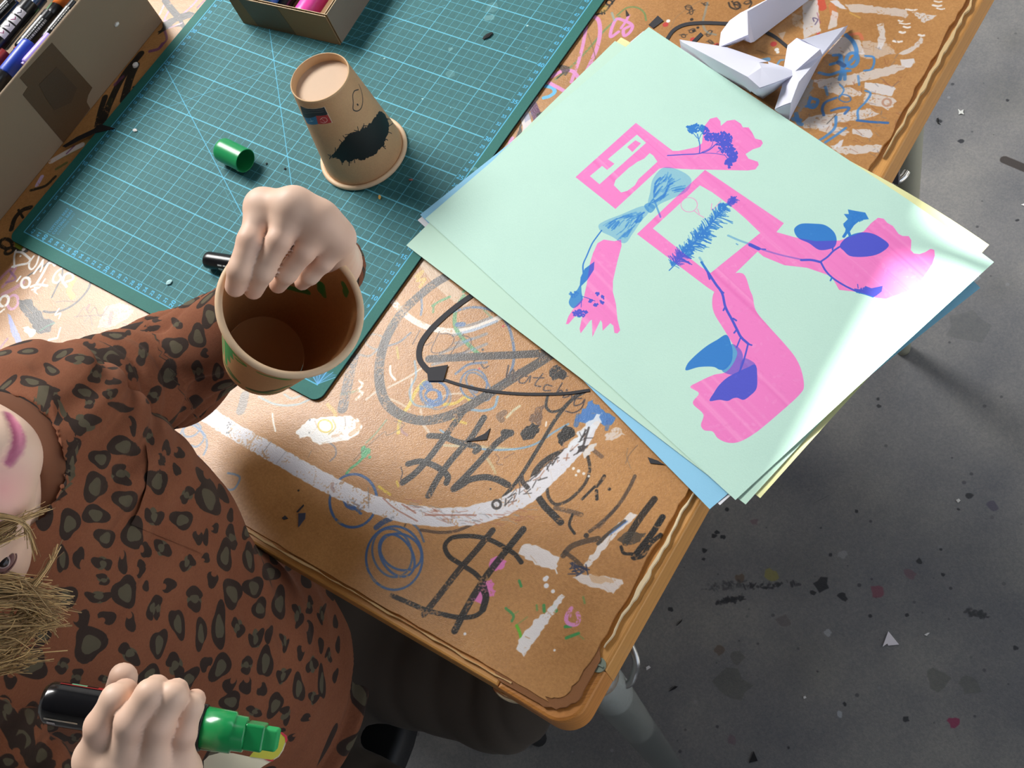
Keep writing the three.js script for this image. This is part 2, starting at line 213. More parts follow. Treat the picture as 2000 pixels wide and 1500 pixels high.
  S('#c9453a', 14, [1602, 0, 1606, 15], 0.75); S('#d8764a', 12, [1625, 10, 1630, 35], 0.5); S('#cf6a4c', 6, [1660, 68, 1678, 66, 1684, 76], 0.7); S('#6f3a70', 6, [293, 100, 310, 95, 318, 85], 0.8); S('#6f3a70', 4, [322, 60, 325, 78, 312, 92], 0.7); S('#b57aa8', 4, [330, 20, 322, 40, 345, 35, 372, 14, 385, 0], 0.8); S('#c795b6', 4, [325, 0, 312, 28], 0.7); S('#6f3a70', 3, [385, 15, 400, 0], 0.8);
  S('#7c5fb0', 5, [780, 828, 785, 842, 795, 850], 0.3);
  end(0.4, 1);
  // -- big worn grey-black strokes
  begin();
  S('#3a3838', 17, [885, 533, 850, 553, 822, 575, 787, 608, 757, 655, 745, 690, 740, 727, 744, 762, 755, 788, 782, 810, 820, 821, 860, 817, 900, 802, 950, 772, 1000, 740, 1050, 710, 1078, 692], 0.88);
  S('#353334', 15, [838, 701, 900, 698, 960, 695, 1010, 693, 1058, 690], 0.9);
  S('#474a50', 19, [690, 700, 683, 730, 675, 770, 669, 798], 0.75); S('#57616c', 17, [478, 772, 474, 790, 470, 802], 0.6); S('#474a50', 17, [697, 680, 690, 705], 0.35);
  S(BK, 12, [905, 803, 880, 838, 840, 892, 810, 925, 787, 942], 0.92); S(BK, 12, [945, 816, 920, 855, 880, 900, 855, 935, 837, 968], 0.92); S(BK, 11, [838, 851, 865, 853, 890, 862, 915, 868, 935, 876, 928, 882], 0.9); S(BK, 11, [797, 906, 820, 901, 845, 908, 865, 920, 875, 932, 872, 943], 0.95);
  S(BK, 12, [996, 846, 970, 865, 940, 898, 910, 930, 886, 955, 905, 945, 915, 938, 945, 932, 970, 936, 992, 947], 0.92); S(BK, 14, [985, 845, 997, 846], 0.9);
  S(BK, 7, [1142, 765, 1120, 778, 1090, 812, 1050, 877, 1017, 930, 995, 958, 970, 985], 0.9); S(BK, 5, [1070, 770, 1067, 795, 1077, 804, 1095, 800, 1108, 788], 0.9); S(BK, 8, [1120, 778, 1130, 770], 0.9);
  P(BK, [1020, 840, 1040, 825, 1055, 830, 1052, 845, 1035, 858, 1022, 860, 1017, 850], 0.95, 3); P('#5a4030', [1032, 820, 1050, 795, 1063, 790, 1060, 815, 1053, 832, 1038, 826], 0.75, 3); P(BK, [1088, 852, 1105, 830, 1122, 840, 1124, 848, 1105, 862, 1098, 872, 1090, 864], 0.95, 2);
  P(BK, [1078, 718, 1088, 712, 1098, 722, 1112, 735, 1100, 742, 1092, 738, 1080, 745, 1073, 735], 0.95, 3); S('#4a3a30', 12, [980, 820, 975, 812, 985, 806], 0.5);
  S(BK, 11, [1105, 880, 1075, 893, 1052, 912, 1043, 930, 1055, 950], 0.85); S(BK, 6, [1148, 892, 1152, 915, 1145, 940, 1128, 962, 1105, 980, 1085, 985, 1072, 972, 1068, 950], 0.75); S('#3a3030', 8, [1160, 880, 1175, 892], 0.5);
  S(BK, 13, [1052, 972, 1065, 990, 1080, 1005, 1095, 1020], 0.9); S('#352b28', 9, [1085, 992, 1110, 998, 1135, 1005], 0.55); S(BK, 5, [1118, 1005, 1112, 1025, 1122, 1042], 0.9); S(BK, 5, [1137, 975, 1150, 962, 1162, 950], 0.9); S(BK, 7, [1165, 950, 1175, 938, 1180, 930], 0.8); S(BK, 6, [1165, 958, 1166, 975], 0.9); dots(BK, [1190, 955, 6, 1145, 1046, 9], 0.8);
  S('#2b2422', 7, [1240, 930, 1228, 955, 1205, 990, 1175, 1020, 1152, 1038], 0.65); S('#2b2422', 6, [1205, 990, 1170, 1030], 0.4);
  S(BK, 13, [1278, 975, 1255, 1005, 1235, 1035, 1222, 1060], 0.8); S(BK, 12, [1294, 1010, 1275, 1040, 1252, 1070, 1238, 1088], 0.95); P('#3c342c', [1205, 1055, 1225, 1038, 1262, 1040, 1250, 1058, 1225, 1064], 0.8, 2); S(BK, 6, [1213, 1068, 1218, 1080, 1235, 1082], 0.9); S(BK, 9, [1240, 1090, 1255, 1085, 1270, 1062, 1290, 1045], 0.9);
  S(BK, 9, [1018, 1098, 1008, 1085, 990, 1072, 950, 1052, 907, 1047, 880, 1052, 869, 1066, 876, 1085, 900, 1102, 930, 1122, 945, 1142, 949, 1165, 945, 1188, 930, 1202, 900, 1206, 865, 1200, 833, 1192, 800, 1178, 765, 1163], 0.9); S(BK, 13, [940, 1142, 949, 1165, 943, 1190], 0.95);
  S(BK, 12, [962, 1036, 930, 1075, 895, 1115, 860, 1160, 828, 1200], 0.85); S(BK, 13, [1022, 1034, 985, 1080, 945, 1132, 910, 1190, 888, 1232], 0.9);
  S('#3a2a20', 6, [822, 1035, 860, 1040, 890, 1037, 920, 1025, 935, 1015], 0.7); S('#2b2018', 3, [790, 1028, 795, 1018], 0.7);
  S('#30261f', 11, [1100, 1085, 1115, 1068, 1140, 1058, 1168, 1052], 0.7); S('#30261f', 8, [1103, 1078, 1125, 1095, 1135, 1105], 0.7);
  S(BK, 4, [178, 548, 172, 565, 150, 590, 125, 605, 100, 610, 85, 608], 0.85); S(BK, 3, [122, 520, 121, 538, 112, 558, 101, 581], 0.9); S(BK, 2.5, [100, 505, 85, 520, 60, 535, 47, 545], 0.9);
  P('#15130f', [36, 586, 60, 584, 66, 598, 82, 610, 86, 622, 106, 628, 98, 648, 80, 652, 70, 648, 58, 628, 40, 604], 0.95, 2); S('#2c6a52', 3, [78, 646, 92, 637, 106, 631]); S('#8a6a3a', 2, [48, 595, 62, 612], 0.6);
  O('#15130f', 6, 12, 476, 12, 9, 0.3); O('#15130f', 5, 18, 490, 9, 5, -0.5); S('#15130f', 6, [28, 486, 40, 492, 52, 490]); S('#15130f', 8, [22, 448, 30, 425, 45, 410, 60, 405]); S('#15130f', 4, [36, 410, 45, 425]);
  S(BK, 3.5, [5, 714, 18, 700, 32, 694, 44, 690], 0.9); S(BK, 3.5, [17, 712, 19, 725, 28, 712, 24, 705], 0.9); S(BK, 4, [32, 718, 36, 712], 0.9); dots(BK, [42, 703, 5, 420, 802, 4, 450, 841, 5, 380, 792, 4]); S(BK, 4, [20, 750, 27, 738], 0.9);
  S(BK, 8, [1000, 300, 1008, 280, 1016, 262], 0.85); P('#2a2622', [1003, 292, 1010, 262, 1018, 240, 1019, 262, 1012, 288], 0.9, 1); S(BK, 9, [1052, 224, 1085, 217], 0.7); P('#2d2522', [1090, 128, 1097, 126, 1112, 130, 1113, 138, 1105, 148, 1100, 146], 0.75, 1); S(BK, 2, [1088, 153, 1100, 143], 0.9); S(BK, 3, [1152, 25, 1165, 28, 1182, 22, 1192, 10, 1200, 0], 0.9); S(BK, 2.5, [1175, 22, 1176, 28], 0.9); S(BK, 2.5, [1180, 20, 1181, 27], 0.9); O(BK, 3, 1190, 5, 6, 5, 0, 0.9); P(BK, [1222, 18, 1230, 30, 1223, 33], 0.9); P('#c7a63a', [1160, 25, 1175, 15, 1190, 14, 1182, 25], 0.4, 1);
  S('#1a1715', 14, [242, 195, 255, 150, 265, 128]); S('#1a1715', 12, [200, 240, 215, 200, 240, 150, 275, 105]); S('#1a1715', 10, [190, 245, 197, 215, 205, 190]); P('#1a1715', [258, 170, 270, 165, 262, 175], 1); S('#2b3a22', 8, [213, 205, 216, 195], 0.6); S('#6f3a70', 6, [225, 165, 240, 150], 0.7); S('#8a7a4a', 6, [115, 310, 150, 292, 175, 272], 0.7); S('#e2dfe2', 10, [100, 315, 130, 298, 160, 283], 0.8); S('#6f3a70', 3, [130, 300, 145, 285], 0.7); S('#cbb9e6', 7, [72, 362, 82, 345], 0.9); S('#15130f', 5, [60, 372, 90, 362, 108, 345], 0.9); S('#35552a', 5, [110, 330, 130, 318], 0.6);
  S('#23201e', 10, [322, 0, 335, 18, 350, 35]); P('#23201e', [318, 44, 350, 28, 370, 22, 380, 26, 372, 35, 345, 42, 325, 58, 308, 68, 318, 52], 1, 1); S('#23201e', 6, [352, 38, 358, 52]); S('#23201e', 3, [310, 62, 335, 52, 358, 50]); S('#d8a9c4', 3, [330, 55, 355, 45], 0.8);
  S('#211d1a', 3, [1200, 115, 1210, 112], 0.6);
  end(0.50, 1, 16);
  // -- thin pen lines and lettering
  begin();
  const ink = '#3a2a26';
  S(ink, 2, [820, 645, 806, 672], 0.7); S(ink, 2, [858, 648, 843, 687, 862, 688, 880, 676, 887, 660, 876, 652, 860, 652], 0.7); S(ink, 2, [905, 652, 878, 695], 0.7); S(ink, 2, [903, 655, 918, 660, 919, 675, 905, 688, 888, 690], 0.7); S(ink, 2, [845, 668, 830, 674, 822, 665, 832, 655], 0.5);
  S(ink, 3, [993, 714, 990, 737, 1003, 722, 1001, 743, 1013, 722]); S(ink, 2.5, [1030, 735, 1018, 735, 1014, 746, 1024, 748, 1036, 734, 1034, 746]); S(ink, 2.5, [1060, 730, 1045, 752, 1056, 755]); S(ink, 2.5, [1042, 738, 1062, 738]); S(ink, 2.5, [1078, 754, 1066, 752, 1062, 762, 1075, 763]); S(ink, 2.5, [1098, 748, 1085, 772, 1095, 762, 1101, 770]); S(ink, 2.5, [1105, 768, 1100, 776, 1110, 774, 1116, 768, 1118, 778, 1128, 772]); S(ink, 2.5, [1136, 778, 1124, 780, 1122, 792, 1136, 788, 1142, 780, 1135, 798, 1120, 806, 1105, 803]); dots(ink, [1107, 762, 3]);
  S(ink, 3, [925, 708, 928, 702], 0.9); S(ink, 3, [940, 712, 946, 719, 954, 715], 0.9); dots('#1a1a1a', [943, 683, 3.5, 958, 955, 2.5, 583, 958, 3]); S(ink, 2, [783, 912, 786, 925, 783, 935, 785, 948], 0.9);
  S('#55483c', 2, [770, 822, 790, 830, 755, 850, 753, 843, 720, 870, 690, 900], 0.5); S('#46506e', 3, [640, 862, 655, 875, 655, 890, 645, 900], 0.6); S('#55483c', 2, [608, 880, 602, 893], 0.4);
  S('#4a3c30', 2, [110, 590, 125, 588, 152, 590], 0.5); S('#4a3c30', 2, [150, 620, 165, 600, 175, 612, 185, 600, 195, 618, 212, 598], 0.5); S('#4a3c30', 2, [145, 618, 205, 615], 0.5); S('#4a3c30', 2, [165, 628, 175, 618, 180, 635], 0.5); S('#4a3c30', 2, [240, 632, 255, 635], 0.5); S('#4a3c30', 2, [350, 520, 352, 530], 0.5);
  S('#6a4a38', 2, [968, 887, 975, 895, 970, 905, 982, 908], 0.6); S('#6a4a38', 2, [985, 895, 1005, 884], 0.6); S('#5c4c44', 2, [1222, 905, 1228, 890, 1240, 875, 1245, 870], 0.5); S('#7a6a58', 2, [1232, 915, 1224, 892, 1226, 875], 0.5);
  for (const [x, y] of [[1345, 15], [1378, 8], [1350, 22], [1440, 12], [1460, 5], [1385, 65], [1352, 60], [1388, 82], [1335, 70], [1402, 90]]) { O('#3a302a', 2, x, y, rr(2, 7), rr(2, 5), rr(0, 3), 0.8); S('#3a302a', 2, [x - 8, y + rr(-6, 6), x, y + rr(-4, 4), x + 7, y + rr(-6, 6)], 0.7); }
  S('#2a2420', 3, [1423, 5, 1427, 14, 1440, 18, 1446, 12, 1440, 4, 1432, 6], 0.85); S('#2a2420', 2.5, [1463, 15, 1468, 6, 1465, 0], 0.8); dots('#1d1a18', [1430, 3, 3, 1434, 9, 3, 1355, 60, 5, 1363, 54, 4, 1351, 38, 5], 0.9);
  S('#7f9298', 4, [1382, 5, 1377, 25, 1373, 45, 1380, 62, 1398, 68], 0.55); S('#7a6a58', 2, [1310, 55, 1320, 35, 1345, 15, 1370, 0], 0.35); S('#7a6a58', 2, [1420, 55, 1440, 40], 0.3); S('#7a5a3a', 2, [1478, 98, 1510, 108, 1535, 108], 0.5);
  S('#7a5a38', 2, [1148, 65, 1155, 85, 1160, 100, 1165, 125], 0.6);
  end(0.12);
  // -- white paint: the long curve, patches and the strokes on the right
  begin();
  { const c = [[352, 778, 30], [400, 806, 32], [450, 838, 33], [520, 878, 34], [590, 918, 35], [660, 955, 36], [720, 982, 36], [790, 1003, 36], [855, 1011, 37], [920, 1008, 38], [985, 990, 38], [1030, 965, 38], [1075, 925, 34], [1110, 892, 30], [1140, 860, 26], [1160, 830, 18]];
    const up = [], dn = []; c.forEach(([x, y, w], i) => { const a = c[Math.max(0, i - 1)], b = c[Math.min(c.length - 1, i + 1)], l = Math.hypot(b[0] - a[0], b[1] - a[1]), nx = -(b[1] - a[1]) / l, ny = (b[0] - a[0]) / l; up.push(x + nx * w / 2, y + ny * w / 2); dn.unshift(x - nx * w / 2, y - ny * w / 2); });
    const rev = []; for (let i = 0; i < dn.length; i += 2) rev.unshift(dn[i], dn[i + 1]); const ev = []; for (let i = rev.length - 2; i >= 0; i -= 2) ev.push(rev[i], rev[i + 1]);
    const back = []; for (let i = c.length - 1; i >= 0; i--) { const [x, y, w] = c[i], a = c[Math.max(0, i - 1)], b = c[Math.min(c.length - 1, i + 1)], l = Math.hypot(b[0] - a[0], b[1] - a[1]); back.push(x + (b[1] - a[1]) / l * w / 2, y - (b[0] - a[0]) / l * w / 2); }
    P('#d9d7dc', [...up, ...back], 1, 1.2); }
  P('#eceae6', [578, 842, 590, 830, 605, 818, 640, 814, 680, 812, 702, 820, 708, 832, 700, 848, 680, 860, 650, 864, 628, 868, 610, 862, 600, 852, 585, 856], 1, 2);
  P(WH, [1023, 1063, 1035, 1062, 1093, 1088, 1085, 1112, 1058, 1108, 1012, 1082], 0.9, 2); P(WH, [1097, 1160, 1104, 1165, 1085, 1195, 1023, 1283, 1008, 1268, 1012, 1250, 1055, 1200, 1068, 1195, 1087, 1170], 0.95, 2);
  P(WH, [1232, 1000, 1245, 1005, 1200, 1050, 1150, 1108, 1140, 1104, 1165, 1070, 1205, 1025], 0.85, 2); P(WH, [1117, 1128, 1132, 1118, 1215, 1132, 1218, 1140, 1198, 1160, 1180, 1152, 1150, 1145], 0.8, 2); P('#c79a6a', [1150, 1122, 1195, 1130, 1200, 1138, 1160, 1138], 0.6, 3);
  dots(WH, [1065, 1131, 9, 1068, 1128, 7, 1067, 1144, 9, 1080, 1155, 7, 908, 1238, 5, 1083, 1270, 4]); S(WH, 3, [1085, 1112, 1088, 1120], 0.9); S('#efe6dc', 3, [1067, 824, 1066, 832], 0.9);
  P('#3d78bf', [1122, 820, 1135, 808, 1148, 785, 1158, 778, 1165, 790, 1178, 800, 1196, 812, 1196, 828, 1180, 832, 1170, 822, 1150, 838, 1140, 826], 0.95, 4); P('#dfe2e8', [1135, 840, 1150, 822, 1165, 808, 1178, 806, 1172, 826, 1150, 852, 1135, 872, 1112, 888, 1105, 880], 0.9, 4); P('#dfdde0', [1180, 850, 1195, 838, 1215, 838, 1222, 850, 1205, 856, 1182, 860], 0.7, 3); S(BL, 10, [1130, 812, 1125, 830], 0.8); S(BL, 8, [1188, 820, 1185, 838], 0.7); P('#dfe2e8', [1138, 885, 1150, 870, 1166, 865, 1160, 880, 1142, 896], 0.8, 3); dots('#e8e4e0', [1120, 915, 5, 1130, 920, 6, 1140, 925, 5, 1125, 928, 4, 1150, 930, 4], 0.9);
  // right-hand block of strokes
  const w2 = '#d6d4da';
  P(w2, [1567, 0, 1597, 0, 1603, 62, 1570, 75], 0.8, 1); P(w2, [1625, 20, 1637, 25, 1634, 52, 1617, 58], 0.75, 1); P(w2, [1620, 2, 1635, 0, 1655, 18, 1640, 16], 0.9, 1);
  P(w2, [1650, 8, 1690, 10, 1765, 18, 1775, 28, 1768, 36, 1755, 32, 1700, 25, 1660, 22], 0.65, 2); P(w2, [1780, 24, 1830, 30, 1815, 40, 1805, 45], 0.8, 2); P(w2, [1712, 48, 1725, 44, 1730, 80, 1722, 98, 1713, 92, 1717, 65], 0.75, 1.5);
  P(w2, [1640, 72, 1665, 75, 1680, 80, 1690, 105, 1640, 110, 1615, 105], 0.7, 2); P(w2, [1685, 80, 1740, 86, 1750, 105, 1700, 115, 1680, 110], 0.5, 3); P(w2, [1755, 105, 1785, 90, 1798, 72, 1803, 78, 1795, 92, 1770, 106], 0.75, 2); P(w2, [1758, 116, 1785, 114, 1788, 122, 1778, 132, 1760, 128], 0.85, 2);
  P(w2, [1590, 155, 1650, 148, 1700, 138, 1745, 126, 1775, 130, 1740, 145, 1690, 158, 1640, 172, 1600, 172], 0.7, 2); P(w2, [1610, 172, 1660, 170, 1680, 178, 1690, 185, 1655, 190, 1615, 180], 0.7, 2); P(w2, [1690, 160, 1735, 167, 1750, 173, 1742, 188, 1700, 180, 1688, 172], 0.85, 1.5); P(w2, [1690, 182, 1740, 190, 1752, 198, 1735, 216, 1718, 208, 1685, 200], 0.75, 2);
  P(w2, [1565, 240, 1580, 228, 1640, 220, 1700, 212, 1718, 222, 1690, 232, 1640, 238, 1605, 252, 1570, 250], 0.75, 2); P(w2, [1590, 240, 1640, 248, 1660, 258, 1650, 266, 1600, 255], 0.7, 2); P(w2, [1665, 251, 1700, 253, 1705, 262, 1698, 270, 1665, 262], 0.8, 1.5); P(w2, [1640, 275, 1648, 272, 1642, 288, 1625, 290], 0.9, 1); P(w2, [1620, 285, 1680, 284, 1724, 284, 1718, 296, 1670, 302, 1640, 300], 0.75, 2); P('#8a8f96', [1575, 150, 1590, 158, 1578, 200, 1560, 220, 1555, 205], 0.7, 3); P(w2, [1545, 25, 1565, 30, 1572, 60, 1550, 50], 0.35, 4); P(w2, [1520, 65, 1535, 62, 1530, 78], 0.5, 2);
  for (const [x, y, l] of [[1770, 18, 20], [1822, 10, 16], [1830, 16, 14], [1757, 45, 20], [1765, 52, 12], [1757, 62, 10], [1745, 80, 16], [1795, 68, 10], [1825, 2, 14], [1755, 40, 8]]) S('#e6e2e0', rr(2.5, 5), [x, y, x + l * 0.6, y + 2, x + l, y + 1], 0.9);
  dots('#e8e6e2', [1517, 97, 7, 1519, 102, 5, 1560, 116, 4, 265, 128, 9, 1305, 41, 6]);
  S('#dfe0ea', 16, [1024, 225, 1030, 250, 1020, 280], 0.85); S('#cfcad2', 12, [1045, 192, 1030, 215], 0.7); P('#5a6a9a', [1022, 225, 1040, 218, 1038, 232, 1025, 240], 0.4, 2);
  // white lettering beside the mat
  const wl = '#f0ece8';
  S(wl, 3.6, [31, 489, 28, 500, 28, 522]); S(wl, 4.3, [30, 492, 42, 493, 52, 500, 59, 508, 54, 514, 40, 517, 24, 521]); S(wl, 3.6, [66, 500, 58, 512, 57, 522, 62, 526, 70, 518, 77, 498]); S(wl, 4.3, [84, 508, 78, 518, 66, 534]); S(wl, 3.6, [84, 508, 82, 522, 79, 530]); S(wl, 5.0, [107, 518, 103, 513, 95, 514, 90, 522, 82, 537, 72, 553]); S(wl, 3.6, [122, 523, 112, 530, 105, 540, 104, 550, 112, 552, 119, 542, 116, 536]); S(wl, 4.3, [130, 560, 122, 545, 131, 534, 141, 535, 142, 545, 130, 550]); S(wl, 3.6, [126, 536, 122, 552]);
  O(wl, 5, 50, 552, 8, 10, 0.4); S(wl, 3.6, [33, 549, 40, 540]); S(wl, 4.3, [60, 560, 72, 556, 92, 558]); P(wl, [66, 560, 76, 560, 70, 570, 75, 576, 66, 570], 1, 1); S(wl, 2.9, [88, 545, 76, 562, 62, 566]); O(wl, 5, 8, 588, 8, 11, 0.5); S(wl, 2.9, [115, 603, 108, 615, 118, 612, 115, 622]); P(wl, [43, 640, 55, 637, 70, 645, 66, 655, 58, 659], 1, 2); S(wl, 3.6, [58, 688, 70, 682, 90, 675]); S(wl, 4.3, [60, 688, 82, 688]); S(wl, 3.6, [95, 664, 112, 660]); S(wl, 2.9, [113, 657, 118, 640]); S('#e6dfd6', 4, [0, 610, 8, 604]); dots(wl, [46, 487, 6, 40, 500, 3]);
  end(0.44, 1, 18);
  // -- marks over the white
  begin();
  for (let i = 0; i < 90; i++) { const t = rr(0, 1), x = 790 + t * 250, y = 985 + 30 * Math.sin(t * 2.6) + rr(-14, 10); S(rnd() < 0.6 ? '#a2624a' : '#8a8a90', rr(1, 2), [x, y, x + rr(4, 22), y + rr(-2, 8)], 0.6); }
  S('#9a5a44', 2.5, [830, 1006, 870, 1006, 930, 1006], 0.8); S('#9a5a44', 2.5, [748, 973, 770, 992, 815, 1018], 0.7); S('#9a5a44', 2.5, [785, 985, 812, 1002], 0.8); S('#6a6a70', 1.5, [719, 952, 720, 992], 0.8); S('#7a7a80', 1.5, [530, 862, 515, 882], 0.8); S('#7a7a80', 1.5, [560, 880, 540, 905], 0.4); S('#555', 1.5, [885, 955 + 40, 880, 1022], 0.4);
  for (let i = 0; i < 60; i++) { const t = rr(0, 1), x = 985 + t * 160, y = 985 - t * 130 + rr(-14, 14); S(rnd() < 0.6 ? '#2a2322' : '#a0725a', rr(1, 3), [x, y, x + rr(-4, 18), y - rr(0, 16)], 0.75); }
  O('#26201f', 5, 970, 985, 8, 8, 0, 0.9); S('#2a2322', 9, [1030, 952, 1020, 940, 1018, 930], 0.9); P('#2a2322', [1128, 872, 1150, 868, 1140, 882, 1126, 888], 0.9, 2); S('#2a2322', 4, [1140, 868, 1150, 835], 0.8);
  for (let i = 0; i < 16; i++) S('#1f2a4a', 2.5, [1120 + rr(-10, 35), 1098 + rr(0, 24), 1124 + rr(-10, 35), 1106 + rr(0, 20)], 0.8); S('#2d2a2c', 7, [1168, 1062, 1185, 1045, 1220, 1018], 0.8); S('#4f78b8', 3, [1190, 1045, 1225, 1018], 0.7);
  O(YE, 3, 635, 832, 14, 12, 0.3, 0.8); S('#b8a24a', 3, [650, 820, 655, 835, 642, 848], 0.7); S('#8a7a70', 2, [674, 815, 675, 832], 0.7); S('#b0785a', 2, [615, 822, 620, 835], 0.5); dots('#444', [605, 820, 3, 604, 845, 2], 0.8); S('#c99a6a', 9, [685, 848, 698, 838, 700, 828], 0.7); S('#ba8a60', 6, [650, 852, 660, 850], 0.6);
  S('#8f5a48', 6, [650, 945, 648, 952, 652, 958], 0.4);
  for (const [x, y, n, c] of [[447, 830, 8, '#2f2f33'], [448, 842, 3, '#1f1f22']]) for (let i = 0; i < n; i++) dots(c, [x + rr(-5, 5), y + rr(-6, 6), rr(1, 3)], 0.7);
  for (let i = 0; i < 130; i++) { const x = rr(1580, 1760), y = rr(75, 300); S(rnd() < 0.5 ? '#8a5238' : '#6f6a72', rr(0.8, 2), [x, y, x + rr(-14, 18), y + rr(-3, 12)], 0.5); }
  const bs = '#3f7fc0';
  S(bs, 7, [1652, 68, 1665, 80, 1672, 95, 1672, 108, 1660, 122, 1648, 132], 0.85); O(bs, 7, 1664, 117, 11, 14, 0.3, 0.85); S(bs, 6, [1622, 126, 1638, 120, 1640, 108, 1628, 108], 0.85); S(bs, 7, [1642, 110, 1645, 135, 1640, 155], 0.85); S(bs, 6, [1600, 142, 1620, 146, 1640, 140, 1660, 138], 0.85); S(bs, 6, [1650, 138, 1650, 155], 0.8); S(bs, 4, [1690, 109, 1706, 112, 1702, 135, 1688, 138], 0.9); S(bs, 4, [1676, 148, 1678, 166], 0.7);
  S(bs, 6, [1583, 190, 1580, 208, 1590, 210, 1597, 196, 1585, 192], 0.9); S(bs, 6, [1575, 208, 1588, 204], 0.8); S('#3566a5', 5, [1633, 191, 1612, 200, 1606, 212, 1609, 225], 0.9); S('#3566a5', 5, [1624, 216, 1640, 211, 1658, 211, 1650, 222], 0.9); O('#3566a5', 2.5, 1650, 192, 12, 7, 0.2, 0.8); S(bs, 3, [1640, 165, 1648, 175, 1640, 190], 0.8); S(bs, 4, [1690, 177, 1700, 182, 1690, 200, 1676, 215, 1676, 232], 0.85); S('#3566a5', 5, [1674, 235, 1700, 238, 1734, 240], 0.95); S(bs, 5, [1633, 228, 1630, 250, 1610, 268, 1600, 274], 0.85); S(bs, 5, [1652, 250, 1630, 266, 1612, 278], 0.85); S(bs, 8, [1555, 222, 1560, 240, 1565, 243], 0.8); S(bs, 9, [1550, 232, 1562, 235], 0.7); S('#3a3a40', 1.5, [1635, 222, 1615, 242], 0.8); S('#26406f', 9, [1638, 122, 1648, 128], 0.7); S(bs, 5, [1612, 170, 1616, 185], 0.7); O('#a56a4a', 4, 1732, 200, 8, 7, 0, 0.6);
  S('#3a2a5a', 2, [1590, 42, 1588, 35, 1597, 38, 1592, 48], 0.7); S('#8a3a5a', 2, [1596, 25, 1602, 45], 0.5); S('#d8b050', 3, [1660, 25, 1680, 35], 0.5);
  S('#5fa0d8', 9, [1490, 118, 1500, 116], 0.8); S('#5fa0d8', 4, [1518, 126, 1524, 118, 1530, 117], 0.8);
  end(0.15);
}
{
  const jag = (n, f) => Array.from({ length: n + 1 }, (_, i) => f(i / n));
  const out = [];
  const n1 = 90, n2 = 130, R = 0.018;
  jag(n2, (t) => out.push([TX0 + 0.01 + (-0.026 - TX0) * t, -0.003 + 0.0016 * (fbm(t * 90, 3) - 0.5) * 2]));
  for (let i = 0; i <= 10; i++) { const a = i / 10 * Math.PI / 2; out.push([-0.020 + (R - 0.004) * Math.sin(a) + rr(-0.001, 0.001), -0.021 + (R - 0.003) * Math.cos(a) + rr(-0.001, 0.001)]); }
  jag(n1, (t) => out.push([-0.003 + 0.006 * (fbm(t * 40, 9) - 0.47) + 0.0022 * (vnoise(t * 160, 4) - 0.5), -0.028 - (0.765) * t]));
  out.push([TX0 + 0.01, TZ0 + 0.006]);
  const g = slab(out, TABLE - 0.0035, 0.0035, 0.0004), p = g.attributes.position, uv = g.attributes.uv;
  for (let i = 0; i < p.count; i++) uv.setXY(i, (p.getX(i) - TXA) * TS / TW, 1 - (p.getZ(i) - TZA) * TS / TH);
  const topTex = tex(topC), topM = phys(new THREE.Color(1, 1, 1), 0.34, { map: topTex, bumpMap: grainTex(7, 9), bumpScale: 0.0003 });
  const tp = mesh('top_panel', g, topM, table); tp.userData.label = 'brown hardboard panel with graffiti and paint';
  // wooden frame
  const [c, w] = canvas(512, 512); grain(w, 512, 512, [208, 150, 80], [30, 8, 8], 120);
  for (let i = 0; i < 260; i++) { w.globalAlpha = rr(0.08, 0.35); w.strokeStyle = rnd() < 0.6 ? '#96602a' : '#e8b468'; w.lineWidth = rr(0.6, 3); const x = rr(0, 512); w.beginPath(); w.moveTo(x, 0); w.bezierCurveTo(x + rr(-8, 8), 170, x + rr(-8, 8), 340, x + rr(-6, 6), 512); w.stroke(); }
  w.globalAlpha = 1;
  const wt = (rx, ry, rot) => { const t = tex(c); t.wrapS = t.wrapT = THREE.RepeatWrapping; t.repeat.set(rx, ry); t.rotation = rot; return t; };
  const bandM = phys(new THREE.Color(1, 1, 1), 0.42, { map: wt(14, 2.2, 0) }), H = 0.034, Y0 = TABLE - 0.0035 - H;
  const rc = []; for (let i = 0; i <= 12; i++) { const a = i / 12 * Math.PI / 2; rc.push([0.010 - 0.022 + 0.022 * Math.sin(a), 0.008 - 0.022 + 0.022 * Math.cos(a)]); }
  const bandUV = (g, ax) => { const p = g.attributes.position, n = g.attributes.normal, u = g.attributes.uv; for (let i = 0; i < p.count; i++) { const across = Math.abs(n.getY(i)) > 0.7 ? (ax === 'z' ? p.getX(i) : p.getZ(i)) : p.getY(i) + 0.3; u.setXY(i, across, ax === 'z' ? p.getZ(i) : p.getX(i)); } return g; };
  mesh('edge_band', bandUV(slab([[-0.03, -0.045], [0.010, -0.045], [0.010, TZ0 - 0.004], [-0.03, TZ0 - 0.004]], Y0, H, 0.002), 'z'), bandM, table);
  mesh('edge_band', bandUV(slab([[TX0, -0.02], [TX0, 0.006], [-0.06, 0.006], [-0.06, -0.02]], Y0, H, 0.002), 'x'), bandM, table);
  mesh('corner_block', bandUV(slab([[-0.06, -0.0448], [-0.06, 0.007], ...rc, [0.0098, -0.0448]], Y0, H, 0.003), 'x'), phys(new THREE.Color(0.86, 0.72, 0.6), 0.45, { map: wt(9, 5, 0.7) }), table).userData.label = 'rubbed rounded corner of the table edge';
  mesh('core_board', box(-0.03 - TX0, H - 0.004, -0.02 - TZ0, (TX0 - 0.03) / 2, Y0 + H / 2 - 0.002, (TZ0 - 0.02) / 2), mat(col(120, 84, 46), 0.8), table);
  mesh('edge_band', bandUV(slab([[TX0, TZ0], [TX0, TZ0 + 0.02], [-0.03, TZ0 + 0.02], [-0.03, TZ0]], Y0, H, 0.002), 'x'), bandM, table);
